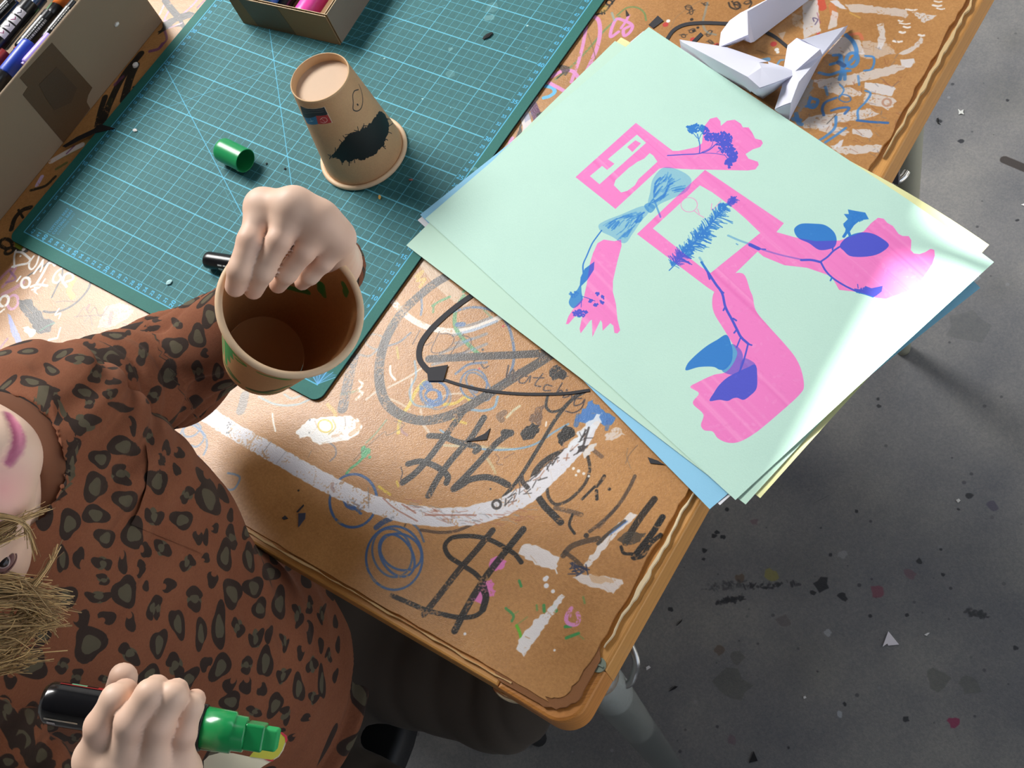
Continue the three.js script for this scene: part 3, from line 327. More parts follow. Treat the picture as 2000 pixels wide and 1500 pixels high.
  { // pale broken edge of the hardboard and the torn corner
    const chip = (pts, c) => mesh('chipped_edge', slab(pts, TABLE - 0.0033, 0.0034), mat(c, 0.85), table).userData.label = 'pale broken edge of the hardboard';
    const strip = (z0, z1, w, off) => { const n = 46, a = [], b = []; for (let i = 0; i <= n; i++) { const z = z0 + (z1 - z0) * i / n, x = 0.0008 + off + 0.004 * (fbm(z * 70, 7) - 0.5); a.push([x, z]); b.unshift([x + w * (0.25 + 0.9 * vnoise(z * 120, 2)) * Math.sin(Math.PI * Math.min(1, Math.max(0, (i + 1) / (n + 2)))), z]); } return [...a, ...b]; };
    chip(strip(-0.06, -0.21, 0.0036, 0), col(224, 204, 166)); chip(strip(-0.24, -0.36, 0.003, 0), col(214, 186, 140)); chip(strip(-0.56, -0.79, 0.004, 0), col(206, 176, 128));
    const fr = []; for (let i = 0; i <= 40; i++) fr.push([-0.36 + 0.31 * i / 40, -0.0012 + 0.0008 * rr(-1, 1)]); for (let i = 40; i >= 0; i--) fr.push([-0.36 + 0.31 * i / 40, -0.0006 + 0.0028 * Math.max(0, vnoise(i * 0.5, 8) - 0.35)]); chip(fr, col(206, 170, 118));
    const cr = []; for (let i = 0; i <= 12; i++) { const a = i / 12 * Math.PI / 2; cr.push([-0.022 + 0.026 * Math.sin(a) + rr(-0.0012, 0.0012), -0.022 + 0.024 * Math.cos(a) + rr(-0.0012, 0.0012)]); } mesh('chipped_edge', slab([[-0.07, -0.004], [-0.06, 0.002], ...cr, [0.003, -0.05], [-0.004, -0.06], [-0.02, -0.02]], TABLE - 0.0034, 0.0026), phys(col(150, 98, 54), 0.6, { bumpMap: grainTex(30, 30), bumpScale: 0.001 }), table).userData.label = 'torn brown corner of the top';
  }
  // legs
  const steel = new THREE.MeshPhysicalMaterial({ color: new THREE.Color(0.5, 0.54, 0.52), metalness: 1, roughness: 0.27, bumpMap: grainTex(3, 12), bumpScale: 0.0016 });
  const cream = mat(col(176, 176, 158), 0.55, { metalness: 0.35 });
  for (const [x, z, top, m] of [[-0.004, -0.043, 0.664, steel], [-0.052, -0.742, 0.664, cream], [-1.25, -0.05, 0.664, steel], [-1.25, -0.742, 0.664, cream]]) {
    mesh('leg', lathe([[0, 0], [0.0105, 0], [0.011, 0.01], [0.0128, 0.25], [0.0158, 0.48], [0.0176, 0.6], [0.0178, top], [0, top]], 28).translate(x, 0, z), m, table);
  }
  const chrome = new THREE.MeshPhysicalMaterial({ color: new THREE.Color(0.75, 0.74, 0.7), metalness: 1, roughness: 0.22 });
  const bolt = at(1195, 1388, 0.585); mesh('leg_bolt', new THREE.SphereGeometry(0.0075, 16, 10).scale(1, 1, 0.6).translate(bolt.x, bolt.y, bolt.z), chrome, table);
  { const a = at(1228, 1252, 0.655), b = at(1243, 1292, 0.648), c2 = at(1240, 1310, 0.64), d = at(1228, 1336, 0.632);
    mesh('fold_catch', tube([V(a.x - 0.03, a.y, a.z - 0.02), a, b, c2, d, V(-0.004, 0.63, -0.045)], 0.0032, 40, 10), new THREE.MeshPhysicalMaterial({ color: new THREE.Color(0.5, 0.5, 0.49), metalness: 1, roughness: 0.35 }), table).userData.label = 'bent steel wire catch beside the leg'; }
  { const q = [[1735, 345], [1752, 353], [1765, 345], [1771, 336]].map(([x, y]) => at(x, y, 0.5)); mesh('fold_catch', tube([V(q[0].x - 0.03, 0.5, q[0].z), ...q], 0.004, 24, 10), chrome, table); }
  { const q = at(1735, 330, 0.52); mesh('leg_bracket', box(0.06, 0.16, 0.004, q.x - 0.018, 0.58, q.z), mat(col(98, 98, 106), 0.6, { metalness: 0.3 }), table); }
  { const q = at(1012, 1336, 0.655); mesh('hinge_pin', new THREE.TorusGeometry(0.013, 0.0035, 10, 28).scale(1.25, 0.8, 1).rotateX(1.2).rotateY(0.2).translate(q.x, q.y, q.z + 0.004), new THREE.MeshPhysicalMaterial({ color: new THREE.Color(0.8, 0.66, 0.45), metalness: 1, roughness: 0.25 }), table).userData.label = 'brass oval ring under the table edge'; }
  { const q = at(1174, 1302, TABLE - 0.004); mesh('screw', merge([new THREE.CylinderGeometry(0.006, 0.006, 0.004, 18).translate(q.x - 0.002, TABLE - 0.004, q.z), box(0.009, 0.001, 0.0012, q.x - 0.002, TABLE - 0.0016, q.z)]), new THREE.MeshPhysicalMaterial({ color: new THREE.Color(0.3, 0.36, 0.3), metalness: 0.9, roughness: 0.4 }), table); }
}
// ---------------------------------------------------------------- cutting mat
const matXZ = (u, v) => { const a = u - 71.186, b = v + 18.873, c = Math.cos(0.020944), s = Math.sin(0.020944); return [(c * a + s * b) / 100, -(-s * a + c * b) / 100]; };
const xzMat = (x, z) => { const c = Math.cos(0.020944), s = Math.sin(0.020944), X = x * 100, Z = -z * 100; return [c * X - s * Z + 71.186, s * X + c * Z - 18.873]; };
{
  const U0 = -9.3, U1 = 36.2, V0 = -6.45, V1 = 53.6, S = 34, W = Math.round((U1 - U0) * S), H = Math.round((V1 - V0) * S);
  const [c, g] = canvas(W, H);
  grain(g, W, H, [34, 106, 98], [10, 6, 8], 60);
  const X = (u) => (u - U0) * S, Y = (v) => H - (v - V0) * S;
  { const [c2, g2] = canvas(512, 512); grain(g2, 512, 512, [47, 104, 107], [14, 8, 10], 70); g.drawImage(c2, 0, 0, 512, 512, X(-8), Y(52), X(35) - X(-8), Y(-5) - Y(52)); }
  const LN = (u0, v0, u1, v1, w, a) => { g.globalAlpha = a; g.lineWidth = w; g.beginPath(); g.moveTo(X(u0), Y(v0)); g.lineTo(X(u1), Y(v1)); g.stroke(); g.globalAlpha = 1; };
  g.strokeStyle = '#62bcd8';
  for (let u = -7; u <= 34; u++) LN(u, -4, u, 51, u % 5 ? 1.7 : 3, u % 5 ? 0.62 : 0.85);
  for (let v = -4; v <= 51; v++) LN(-7, v, 34, v, v % 5 ? 2 : 4.4, v % 5 ? 0.72 : 0.9);
  g.strokeStyle = '#55b4d8'; g.lineWidth = 4; g.strokeRect(X(-8), Y(52), X(35) - X(-8), Y(-5) - Y(52));
  g.fillStyle = 'rgb(50,104,110)'; g.fillRect(X(-6.9), Y(-0.15), X(-2.4) - X(-6.9), Y(-3.9) - Y(-0.15)); g.strokeStyle = '#62bcd8';
  for (const [u, v] of [[-3, -1], [-3, -2]]) LN(u, v, u + 1, v, 2, 0.6);
  // numbers along the edges
  g.fillStyle = '#4fb4e0'; g.textAlign = 'center'; g.textBaseline = 'middle';
  const num = (t, u, v, rot, size) => { g.save(); g.translate(X(u), Y(v)); g.rotate(rot); g.font = `bold ${size}px sans-serif`; g.fillText(t, 0, 0); g.restore(); };
  for (let u = -7; u <= 34; u++) num(String(35 - u), u, -4.5, -Math.PI / 2, u % 5 ? 19 : 25);
  for (let v = -4; v <= 51; v++) { num(String(v + 5), 34.5, v, 0, v % 5 ? 17 : 24); num(String(v + 5), -7.55, v, 0, v % 5 ? 17 : 24); }
  g.globalAlpha = 0.75; g.fillStyle = '#3f9ac8'; num('CUTTING MAT', -5.0, -2.1, -Math.PI / 2, 17); num('CUTTING MAT', -4.35, -2.1, -Math.PI / 2, 17); g.globalAlpha = 0.45; num('CUTTING MAT', -3.8, -2.1, -Math.PI / 2, 15); g.globalAlpha = 1;
  // angle guides
  const mp = (px, py) => { const p = at(px, py, TABLE + 0.003), m = xzMat(p.x, p.z); return [X(m[0]), Y(m[1])]; };
  const DL = (a, b, w = 2.6, al = 0.85) => { const p = mp(...a), q = mp(...b), ex = 0; g.globalAlpha = al; g.lineWidth = w; g.beginPath(); g.moveTo(...p); g.lineTo(...q); g.stroke(); g.globalAlpha = 1; };
  g.strokeStyle = '#58b9e0';
  DL([322, 129], [500, 470], 3); DL([526, 55], [575, 400], 3); DL([238, 242], [870, 10], 2.4, 0.6); DL([427, 345], [620, 750], 2, 0.3); DL([700, 55], [775, 30], 2, 0.5);
  { const p = mp(620, 750); g.strokeStyle = '#6fb6e8'; for (const t of [-2.7, -2.3, -1.95, -1.55, -1.2, -0.85]) { g.lineWidth = 3; g.globalAlpha = 0.8; g.beginPath(); g.moveTo(...p); g.lineTo(p[0] + Math.cos(t) * 62, p[1] + Math.sin(t) * 62); g.stroke(); } g.globalAlpha = 0.35; g.fillStyle = '#5a9fe0'; g.beginPath(); g.moveTo(...p); g.lineTo(p[0] - 60, p[1] - 30); g.lineTo(p[0] + 40, p[1] - 55); g.fill(); g.globalAlpha = 1; }
  // cuts, smudges and glue spots
  for (const [px, py, r, a] of [[955, 35, 16, 0.3], [960, 15, 20, 0.18], [880, 96, 8, 0.3], [880, 145, 14, 0.2], [925, 330, 8, 0.3], [1030, 50, 3, 0.9], [825, 193, 3, 0.8], [751, 114, 3, 0.7], [700, 680, 5, 0.4], [1028, 93, 4, 0.3], [880, 210, 2, 0.6]]) { const [x, y] = mp(px, py); g.globalAlpha = a; g.fillStyle = '#b9dfe0'; g.beginPath(); for (let i = 0; i < 9; i++) { const t = i / 9 * 6.28, q = r * 1.5 * rr(0.5, 1.1); g.lineTo(x + Math.cos(t) * q, y + Math.sin(t) * q); } g.fill(); } g.globalAlpha = 1;
  for (let i = 0; i < 120; i++) { g.globalAlpha = rr(0.1, 0.5); g.fillStyle = '#a9d5d8'; g.fillRect(rr(0, W), rr(0, H), rr(1, 3), rr(1, 3)); } g.globalAlpha = 1;
  const out = []; const R = 1.0, cs = [[U1 - R, V0 + R, -Math.PI / 2], [U1 - R, V1 - R, 0], [U0 + R, V1 - R, Math.PI / 2], [U0 + R, V0 + R, Math.PI]];
  for (const [u, v, a0] of cs) for (let i = 0; i <= 8; i++) { const a = a0 + i / 8 * Math.PI / 2; out.push(matXZ(u + R * Math.cos(a), v + R * Math.sin(a))); }
  const o = thing('cutting_mat', 'green self-healing cutting mat with a pale blue centimetre grid', 'cutting mat');
  mesh('core', slab(out, TABLE + 0.0002, 0.0021, 0.0002), mat(col(28, 30, 28), 0.7), o);
  const top = slab(out, TABLE + 0.0022, 0.0008, 0.0002), p = top.attributes.position, uv = top.attributes.uv;
  for (let i = 0; i < p.count; i++) { const [u, v] = xzMat(p.getX(i), p.getZ(i)); uv.setXY(i, (u - U0) / (U1 - U0), (v - V0) / (V1 - V0)); }
  mesh('printed_surface', top, phys(new THREE.Color(1, 1, 1), 0.66, { map: tex(c), specularIntensity: 0.7, bumpMap: grainTex(10, 14), bumpScale: 0.00015 }), o);
}
// ---------------------------------------------------------------- stack of paper sheets hanging over the table edge
function sheetFrame(l, b, y, w = 0.42) { const L = at(...l, y), B = at(...b, y), e1 = B.clone().sub(L).normalize(), e2 = V(e1.z, 0, -e1.x); return { L: B.clone().addScaledVector(e1, -w), e1, e2, y }; }
function sheetFrameTop(t, r, y) { const T = at(...t, y), R = at(...r, y), e1 = R.clone().sub(T).normalize(), e2 = V(e1.z, 0, -e1.x); return { L: R.clone().addScaledVector(e1, -0.42).addScaledVector(e2, -0.297), e1, e2, y }; }
function sheetGeo(f, droop, lift = 0, w = 0.42, h = 0.297) {
  const nx = 42, ny = 30, g = new THREE.PlaneGeometry(1, 1, nx, ny), p = g.attributes.position;
  for (let i = 0; i < p.count; i++) {
    const a = (p.getX(i) + 0.5) * w, b = (p.getY(i) + 0.5) * h, q = f.L.clone().addScaledVector(f.e1, a).addScaledVector(f.e2, b);
    const over = Math.max(0, q.x - 0.012);
    q.y -= droop * over * over; q.y += 0.0006 * (fbm(a * 16 + f.y * 999, b * 16) - 0.5) * (over > 0 ? 2.2 : 1);
    q.y += lift * Math.exp(-((a / 0.05) ** 2 + (b / 0.05) ** 2));
    p.setXYZ(i, q.x, q.y, q.z);
  }
  g.computeVertexNormals(); return g;
}
const paperM = (c) => phys(c, 0.75, { bumpMap: grainTex(3, 2), bumpScale: 0.0002 });
{
  const GR = 'loose coloured sheets under the print';
  const S0 = TABLE + 0.0036;
  for (const [l, b, y, c, d, label] of [
    [[836, 449], [1406, 986], 0.0000, col(226, 228, 234), 1.6, 'white paper sheet lowest in the stack, only its corners showing'],
    [[829, 428], [1386, 994], 0.0006, col(140, 200, 232), 1.4, 'light blue paper sheet sticking out below the green ones'],
    [[1217, 75], [1934, 462], 0.0012, col(226, 226, 168), 1.15, 'pale yellow paper sheet showing along the far edge of the stack'],
    [[829, 506], [1456, 984], 0.0018, col(188, 222, 204), 0.95, 'plain mint green sheet directly under the printed sheet'],
  ]) {
    const f = (y === 0.0012 ? sheetFrameTop : sheetFrame)(l, b, S0 + y);
    tag(mesh('paper_sheet', sheetGeo(f, d), paperM(c)), label, 'paper', GR);
  }
  // the printed sheet
  const e1 = V(Math.cos(0.3125), 0, Math.sin(0.3125)), e2 = V(e1.z, 0, -e1.x), f = { e1, e2, y: S0 + 0.0026, L: V(-0.1175, S0 + 0.0026, -0.4168).addScaledVector(e1, -0.21).addScaledVector(e2, -0.1485) }, SC = 4876, W = 2048, H = 1448;
  const [c, g] = canvas(W, H);
  grain(g, W, H, [186, 223, 209], [6, 4, 5], 200);
  const st = (px, py) => { const p = at(px, py, f.y).sub(f.L); return [p.dot(f.e1) * SC, H - p.dot(f.e2) * SC]; };
  const path = (fl, gg = g) => { gg.beginPath(); for (let i = 0; i < fl.length; i += 2) gg[i ? 'lineTo' : 'moveTo'](...st(fl[i], fl[i + 1])); gg.closePath(); };
  const smooth = (fl) => { const p = []; for (let i = 0; i < fl.length; i += 2) p.push(V(fl[i], fl[i + 1], 0)); return new THREE.CatmullRomCurve3(p, true, 'centripetal').getPoints(p.length * 5).flatMap((q) => [q.x, q.y]); };
  // pink ink, with squeegee streaks
  const [pc, pg] = canvas(W, H); pg.fillStyle = '#ec7cc2';
  const card = [1242, 240, 1314, 295, 1325, 295, 1345, 291, 1362, 287, 1371, 280, 1373, 262, 1377, 245, 1387, 232, 1400, 229, 1407, 237, 1408, 246, 1420, 236, 1435, 234, 1447, 242, 1451, 249, 1462, 249, 1469, 259, 1475, 271, 1487, 274, 1490, 280, 1485, 287, 1470, 292, 1456, 301, 1462, 310, 1480, 316, 1482, 322, 1475, 331, 1460, 333, 1350, 331, 1295, 328, 1287, 330, 1202, 408, 1124, 346];
  const arm = [1515, 453, 1554, 464, 1592, 471, 1640, 470, 1687, 452, 1702, 435, 1715, 425, 1726, 427, 1733, 435, 1744, 441, 1755, 456, 1763, 460, 1775, 460, 1780, 468, 1779, 487, 1785, 493, 1796, 494, 1807, 490, 1818, 483, 1825, 485, 1826, 496, 1821, 512, 1812, 526, 1799, 545, 1771, 567, 1730, 582, 1711, 580, 1678, 570, 1639, 566, 1625, 542, 1614, 536, 1576, 523, 1532, 518, 1491, 501, 1478, 490, 1500, 462];
  const leg = [1395, 570, 1425, 545, 1432, 535, 1452, 535, 1465, 567, 1470, 579, 1476, 606, 1500, 636, 1530, 669, 1554, 699, 1566, 726, 1570, 756, 1566, 765, 1518, 810, 1470, 849, 1440, 864, 1419, 864, 1401, 855, 1392, 843, 1375, 840, 1369, 831, 1374, 810, 1353, 787, 1365, 768, 1348, 756, 1362, 747, 1395, 732, 1419, 726, 1440, 690, 1431, 672, 1413, 642, 1395, 612, 1391, 594];
  const hand = [1179, 468, 1200, 471, 1213, 468, 1214, 480, 1206, 510, 1197, 549, 1197, 570, 1203, 594, 1206, 624, 1211, 645, 1206, 651, 1200, 650, 1198, 636, 1192, 631, 1177, 646, 1176, 630, 1173, 625, 1157, 658, 1156, 624, 1152, 627, 1134, 651, 1132, 642, 1137, 618, 1123, 618, 1110, 633, 1105, 633, 1110, 618, 1122, 600, 1140, 582, 1146, 555, 1152, 516, 1158, 495, 1167, 475];
  path(card, pg); pg.fill();
  path([1377, 332, 1531, 436, 1516, 454, 1479, 492, 1436, 534, 1430, 545, 1398, 572, 1380, 560, 1244, 457], pg); pg.fill();
  pg.globalCompositeOperation = 'destination-out';
  path([1367, 362, 1390, 375, 1412, 391, 1435, 409, 1455, 426, 1485, 455, 1388, 533, 1370, 522, 1275, 446], pg); pg.fill();
  path([1244, 263, 1262, 279, 1171, 360, 1152, 344, 1176, 324, 1186, 332, 1200, 320, 1187, 311], pg); pg.fill();
  path([1269, 299, 1276, 304, 1284, 316, 1269, 330, 1258, 340, 1247, 350, 1240, 362, 1225, 373, 1213, 376, 1207, 370, 1199, 362, 1202, 352, 1215, 340, 1228, 328, 1237, 322, 1245, 316, 1258, 310], pg); pg.fill();
  pg.globalCompositeOperation = 'source-over';
  path([1241, 274, 1252, 280, 1235, 297, 1225, 287], pg); pg.fill();
  path(arm, pg); pg.fill(); path(smooth(leg), pg); pg.fill(); path(hand, pg); pg.fill();
  pg.globalCompositeOperation = 'source-atop';
  for (let i = 0; i < 46; i++) { const y = rr(0, H), h = rr(6, 26), gr = pg.createLinearGradient(0, y, 0, y + h); const cc = rnd() < 0.5 ? '248,170,214' : '226,98,178'; gr.addColorStop(0, `rgba(${cc},0)`); gr.addColorStop(0.5, `rgba(${cc},${rr(0.1, 0.4)})`); gr.addColorStop(1, `rgba(${cc},0)`); pg.save(); pg.translate(W / 2, H / 2); pg.rotate(0.08); pg.translate(-W / 2, -H / 2); pg.fillStyle = gr; pg.fillRect(0, y, W, h); pg.restore(); }
  for (let i = 0; i < 2600; i++) { pg.globalAlpha = rr(0.03, 0.16); pg.fillStyle = rnd() < 0.6 ? '#f6b4dc' : '#dc62b0'; pg.beginPath(); pg.ellipse(rr(0, W), rr(0, H), rr(2, 16), rr(1, 8), rr(0, 3), 0, 7); pg.fill(); }
  g.drawImage(pc, 0, 0);
  g.lineCap = g.lineJoin = 'round';
  const ln = (fl, w, color, a = 1, gg = g, closed = false) => { const p = []; for (let i = 0; i < fl.length; i += 2) p.push(V(fl[i], fl[i + 1], 0)); const n = p.length > 2 ? new THREE.CatmullRomCurve3(p, closed, 'centripetal').getPoints(p.length * 7) : p; gg.globalAlpha = a; gg.strokeStyle = color; gg.lineWidth = w * 2.2; gg.beginPath(); n.forEach((q, i) => gg[i ? 'lineTo' : 'moveTo'](...st(q.x, q.y))); gg.stroke(); gg.globalAlpha = 1; };
  { const k = []; for (let i = 0; i < 12; i++) k.push(1346 + 16 * Math.cos(i * 0.5236), 400 + 14 * Math.sin(i * 0.5236)); ln(k, 1.6, '#e58fc4', 0.9, g, true); ln([1356, 412, 1366, 420, 1375, 425], 1.5, '#e58fc4', 0.9); ln([1362, 408, 1366, 418], 1.5, '#e58fc4', 0.9); ln([1390, 398, 1390, 410, 1400, 402, 1408, 392], 1.6, '#e58fc4', 0.9); }
  // blue ink, multiplied over the pink
  const [bc, bg] = canvas(W, H); bg.lineCap = bg.lineJoin = 'round';
  const BI = '#1a74c6';
  const bp = (fl, a = 1, sm = true, color = BI) => { bg.globalAlpha = a; bg.fillStyle = color; path(sm ? smooth(fl) : fl, bg); bg.fill(); bg.globalAlpha = 1; };
  const bl = (fl, w, a = 1, color = BI) => ln(fl, w * 1.45, color, a, bg);
  // bow tie of leaves
  bp([1297, 327, 1325, 332, 1350, 350, 1343, 372, 1315, 387, 1290, 398, 1275, 408, 1266, 398, 1270, 375, 1275, 350], 0.32); bp([1262, 402, 1210, 420, 1180, 432, 1169, 440, 1172, 450, 1195, 462, 1220, 475, 1235, 457, 1252, 432, 1268, 412], 0.32);
  for (let i = 0; i < 130; i++) { const s = rnd() < 0.5, t0 = rr(0.15, 0.85), t1 = t0 + rr(0.08, 0.2), k = rr(0, 1), E = s ? [1297 + 53 * k, 327 + 30 * k + 8 * k * k] : [1170 + 52 * k, 440 + 34 * k], q = (t) => [1268 + (E[0] - 1268) * t + (s ? 4 : -3) * Math.sin(t * 9 + k * 7), 402 + (E[1] - 402) * t + 3 * Math.sin(t * 8)]; bl([...q(t0), ...q((t0 + t1) / 2), ...q(Math.min(1, t1))], rr(0.8, 3.2), rr(0.3, 0.75)); }
  bl([1267, 402, 1276, 390, 1284, 408, 1290, 424], 2.5, 0.6); bp([1258, 402, 1268, 396, 1280, 405, 1270, 416], 0.6);
  // flower heads and twigs
  const clump = (x, y, a, b, n, al = 1) => { for (let i = 0; i < n; i++) { const t = rr(0, 6.28), r = Math.sqrt(rnd()), u = x + Math.cos(t) * a * r, v = y + Math.sin(t) * b * r, q = []; for (let k = 0; k < 6; k++) q.push(u + Math.cos(k) * rr(1, 3.4), v + Math.sin(k) * rr(1, 3.4)); bp(q, al, false); } };
  bl([1304, 304, 1335, 302, 1366, 300, 1385, 293, 1398, 282], 1.8); bl([1366, 300, 1367, 285, 1362, 262], 1.4); bl([1362, 270, 1352, 258, 1346, 252], 1); bl([1364, 275, 1370, 262, 1376, 256], 1); bl([1366, 299, 1395, 300, 1415, 303], 1); bl([1370, 298, 1388, 288, 1392, 275, 1384, 268], 0.9); bl([1400, 298, 1412, 290, 1418, 278], 0.9); bl([1415, 302, 1422, 312, 1424, 324], 1);
  clump(1360, 250, 19, 7, 80); clump(1352, 256, 9, 5, 25); clump(1378, 256, 8, 6, 25); clump(1392, 268, 16, 7, 70); clump(1412, 272, 18, 14, 150); clump(1418, 288, 14, 12, 100); clump(1430, 303, 10, 14, 100); clump(1424, 318, 8, 6, 45); clump(1425, 325, 2, 3, 6);
  // sprig across the frame
  bl([1307, 528, 1330, 505, 1360, 470, 1395, 430, 1420, 400, 1438, 384], 1.6);
  for (let i = 0; i < 380; i++) { const t = rnd(), x = 1312 + 120 * t, y = 520 - 132 * t, s = rnd() < 0.5 ? -1 : 1, l = rr(8, 30) * (t < 0.75 ? 1 : 0.45) * (s < 0 ? 1 : 0.6); const dx = s * -0.62 + rr(-0.3, 0.3) + 0.3, dy = s * -0.55 - 0.35 + rr(-0.3, 0.3); bl([x, y, x + dx * l * 0.5, y + dy * l * 0.5 - 1, x + dx * l, y + dy * l], rr(0.6, 1.8), rr(0.5, 0.95)); }
  clump(1375, 455, 12, 12, 60, 0.7); clump(1345, 488, 12, 12, 60, 0.7); clump(1410, 405, 8, 8, 40, 0.8); clump(1432, 391, 6, 6, 20, 0.9);
  bl([1366, 503, 1372, 512], 3, 0.35); bl([1370, 512, 1385, 535, 1398, 555, 1410, 572, 1417, 600, 1430, 625, 1440, 645, 1447, 658, 1462, 672], 3.2); bl([1447, 658, 1443, 668, 1439, 678], 2); bl([1461, 672, 1456, 692, 1450, 712, 1443, 729], 2.2); bl([1461, 672, 1468, 674], 2.2); for (const [x, y, u, v] of [[1382, 532, 1386, 545], [1408, 568, 1413, 572], [1416, 600, 1413, 606], [1432, 622, 1438, 626], [1438, 645, 1434, 650]]) bl([x, y, u, v], 2.4);
  bp([1419, 654, 1428, 672, 1431, 690, 1428, 708, 1415, 722, 1405, 722, 1395, 717, 1365, 717, 1339, 723, 1342, 712, 1353, 699, 1380, 676, 1400, 664], 0.95); bp([1429, 672, 1444, 680, 1451, 695, 1446, 722, 1432, 732, 1410, 724, 1422, 712, 1431, 695], 0.62); bp([1452, 700, 1466, 704, 1475, 712, 1455, 722, 1445, 726], 0.55);
  bp([1460, 718, 1475, 712, 1479, 738, 1477, 760, 1466, 772, 1452, 781, 1440, 777, 1432, 778, 1422, 783, 1405, 781, 1386, 783, 1394, 768, 1404, 753, 1420, 738, 1440, 727], 0.95);
  bp([1551, 448, 1562, 438, 1590, 437, 1612, 440, 1630, 455, 1634, 470, 1630, 482, 1618, 487, 1600, 488, 1580, 475, 1558, 464], 0.97); bp([1640, 481, 1652, 465, 1675, 455, 1700, 455, 1722, 465, 1736, 478, 1722, 492, 1700, 500, 1660, 500, 1648, 490], 0.97);
  bl([1422, 460, 1445, 470, 1465, 477], 3, 0.4); bl([1465, 478, 1482, 486], 5); bl([1482, 486, 1495, 487], 2); bl([1490, 488, 1525, 498, 1565, 507], 2.4, 0.45); bl([1565, 508, 1585, 508, 1603, 512], 3.4); bl([1603, 511, 1616, 502, 1628, 490, 1640, 482], 2.6); bl([1603, 512, 1612, 528, 1625, 542, 1650, 558, 1676, 570], 2.4); bl([1625, 542, 1622, 548], 2.2); bl([1660, 460, 1655, 448, 1650, 440], 3.5); bl([1648, 462, 1656, 450, 1668, 435], 4); bl([1441, 478, 1438, 476], 1.5, 0.6); bl([1626, 488, 1627, 482], 2);
  for (const q of [[1656, 409, 1672, 412, 1690, 415, 1697, 428, 1680, 430, 1668, 440, 1660, 452, 1650, 456, 1653, 440, 1646, 438, 1656, 428, 1648, 418, 1658, 418]]) bp(q, 0.95, false); clump(1672, 425, 14, 9, 40, 0.8);
  bp([1668, 563, 1685, 565, 1690, 558, 1702, 562, 1724, 557, 1722, 568, 1712, 576, 1705, 580, 1690, 575, 1672, 571], 0.95, false); clump(1685, 568, 12, 6, 20, 0.9); bl([1675, 555, 1676, 562], 1.2);
  bl([1175, 450, 1166, 462, 1157, 475, 1146, 500, 1139, 517, 1139, 532], 2); bp([1161, 511, 1160, 527, 1147, 547, 1132, 562, 1134, 542, 1142, 525], 0.95, false); bp([1134, 556, 1136, 572, 1138, 586, 1120, 602, 1111, 592, 1116, 578, 1126, 568], 0.8); clump(1122, 575, 9, 6, 18, 0.7); clump(1133, 612, 14, 7, 50, 0.9); bl([1134, 578, 1150, 583, 1162, 588], 1); bl([1136, 580, 1135, 600], 1); for (const [x, y] of [[1168, 574], [1178, 580], [1164, 595], [1153, 588], [1175, 590]]) clump(x, y, 3.5, 3, 8);
  bg.globalCompositeOperation = 'source-atop'; for (let i = 0; i < 1500; i++) { bg.globalAlpha = rr(0.05, 0.2); bg.fillStyle = rnd() < 0.5 ? '#4f9fe0' : '#1668b8'; bg.beginPath(); bg.ellipse(rr(0, W), rr(0, H), rr(2, 9), rr(1, 6), rr(0, 3), 0, 7); bg.fill(); }
  // the transparent blue lets the pink through as violet
  { const a = g.getImageData(0, 0, W, H), b = bg.getImageData(0, 0, W, H).data, p = pg.getImageData(0, 0, W, H).data, d = a.data;
    for (let i = 0; i < d.length; i += 4) { const k = b[i + 3] / 255; if (!k) continue; const v = p[i + 3] / 255, r = b[i] * (1 - v) + (b[i] * 0.55 + 50) * v, gg = b[i + 1] * (1 - v) + b[i + 1] * 0.66 * v, bb = b[i + 2]; d[i] += (r - d[i]) * k; d[i + 1] += (gg - d[i + 1]) * k; d[i + 2] += (bb - d[i + 2]) * k; }
    g.putImageData(a, 0, 0); }
  const m = mesh('printed_sheet', sheetGeo(f, 0.55), phys(new THREE.Color(1, 1, 1), 0.72, { map: tex(c), bumpMap: grainTex(2, 1.4), bumpScale: 0.0002 }));
  tag(m, 'mint green sheet screen-printed with a pink figure and blue plants, top of the paper stack', 'paper print');
}
// ---------------------------------------------------------------- finding the surface point behind a measured picture point
const caster = (geo) => { const bvh = new MeshBVH(geo), ray = new THREE.Ray(); return (px, py, far = false) => { ray.origin.copy(EYE); ray.direction.copy(rayOf(px, py)).normalize(); const hits = bvh.raycast(ray, THREE.DoubleSide); if (!hits.length) return null; hits.sort((a, b) => a.distance - b.distance); const h = hits[far ? hits.length - 1 : 0], f = h.face, uv = geo.attributes.uv, p = geo.attributes.position, bc = new THREE.Vector3(); THREE.Triangle.getBarycoord(h.point, new THREE.Vector3().fromBufferAttribute(p, f.a), new THREE.Vector3().fromBufferAttribute(p, f.b), new THREE.Vector3().fromBufferAttribute(p, f.c), bc); return { point: h.point, u: bc.x * uv.getX(f.a) + bc.y * uv.getX(f.b) + bc.z * uv.getX(f.c), v: bc.x * uv.getY(f.a) + bc.y * uv.getY(f.b) + bc.z * uv.getY(f.c) }; }; };
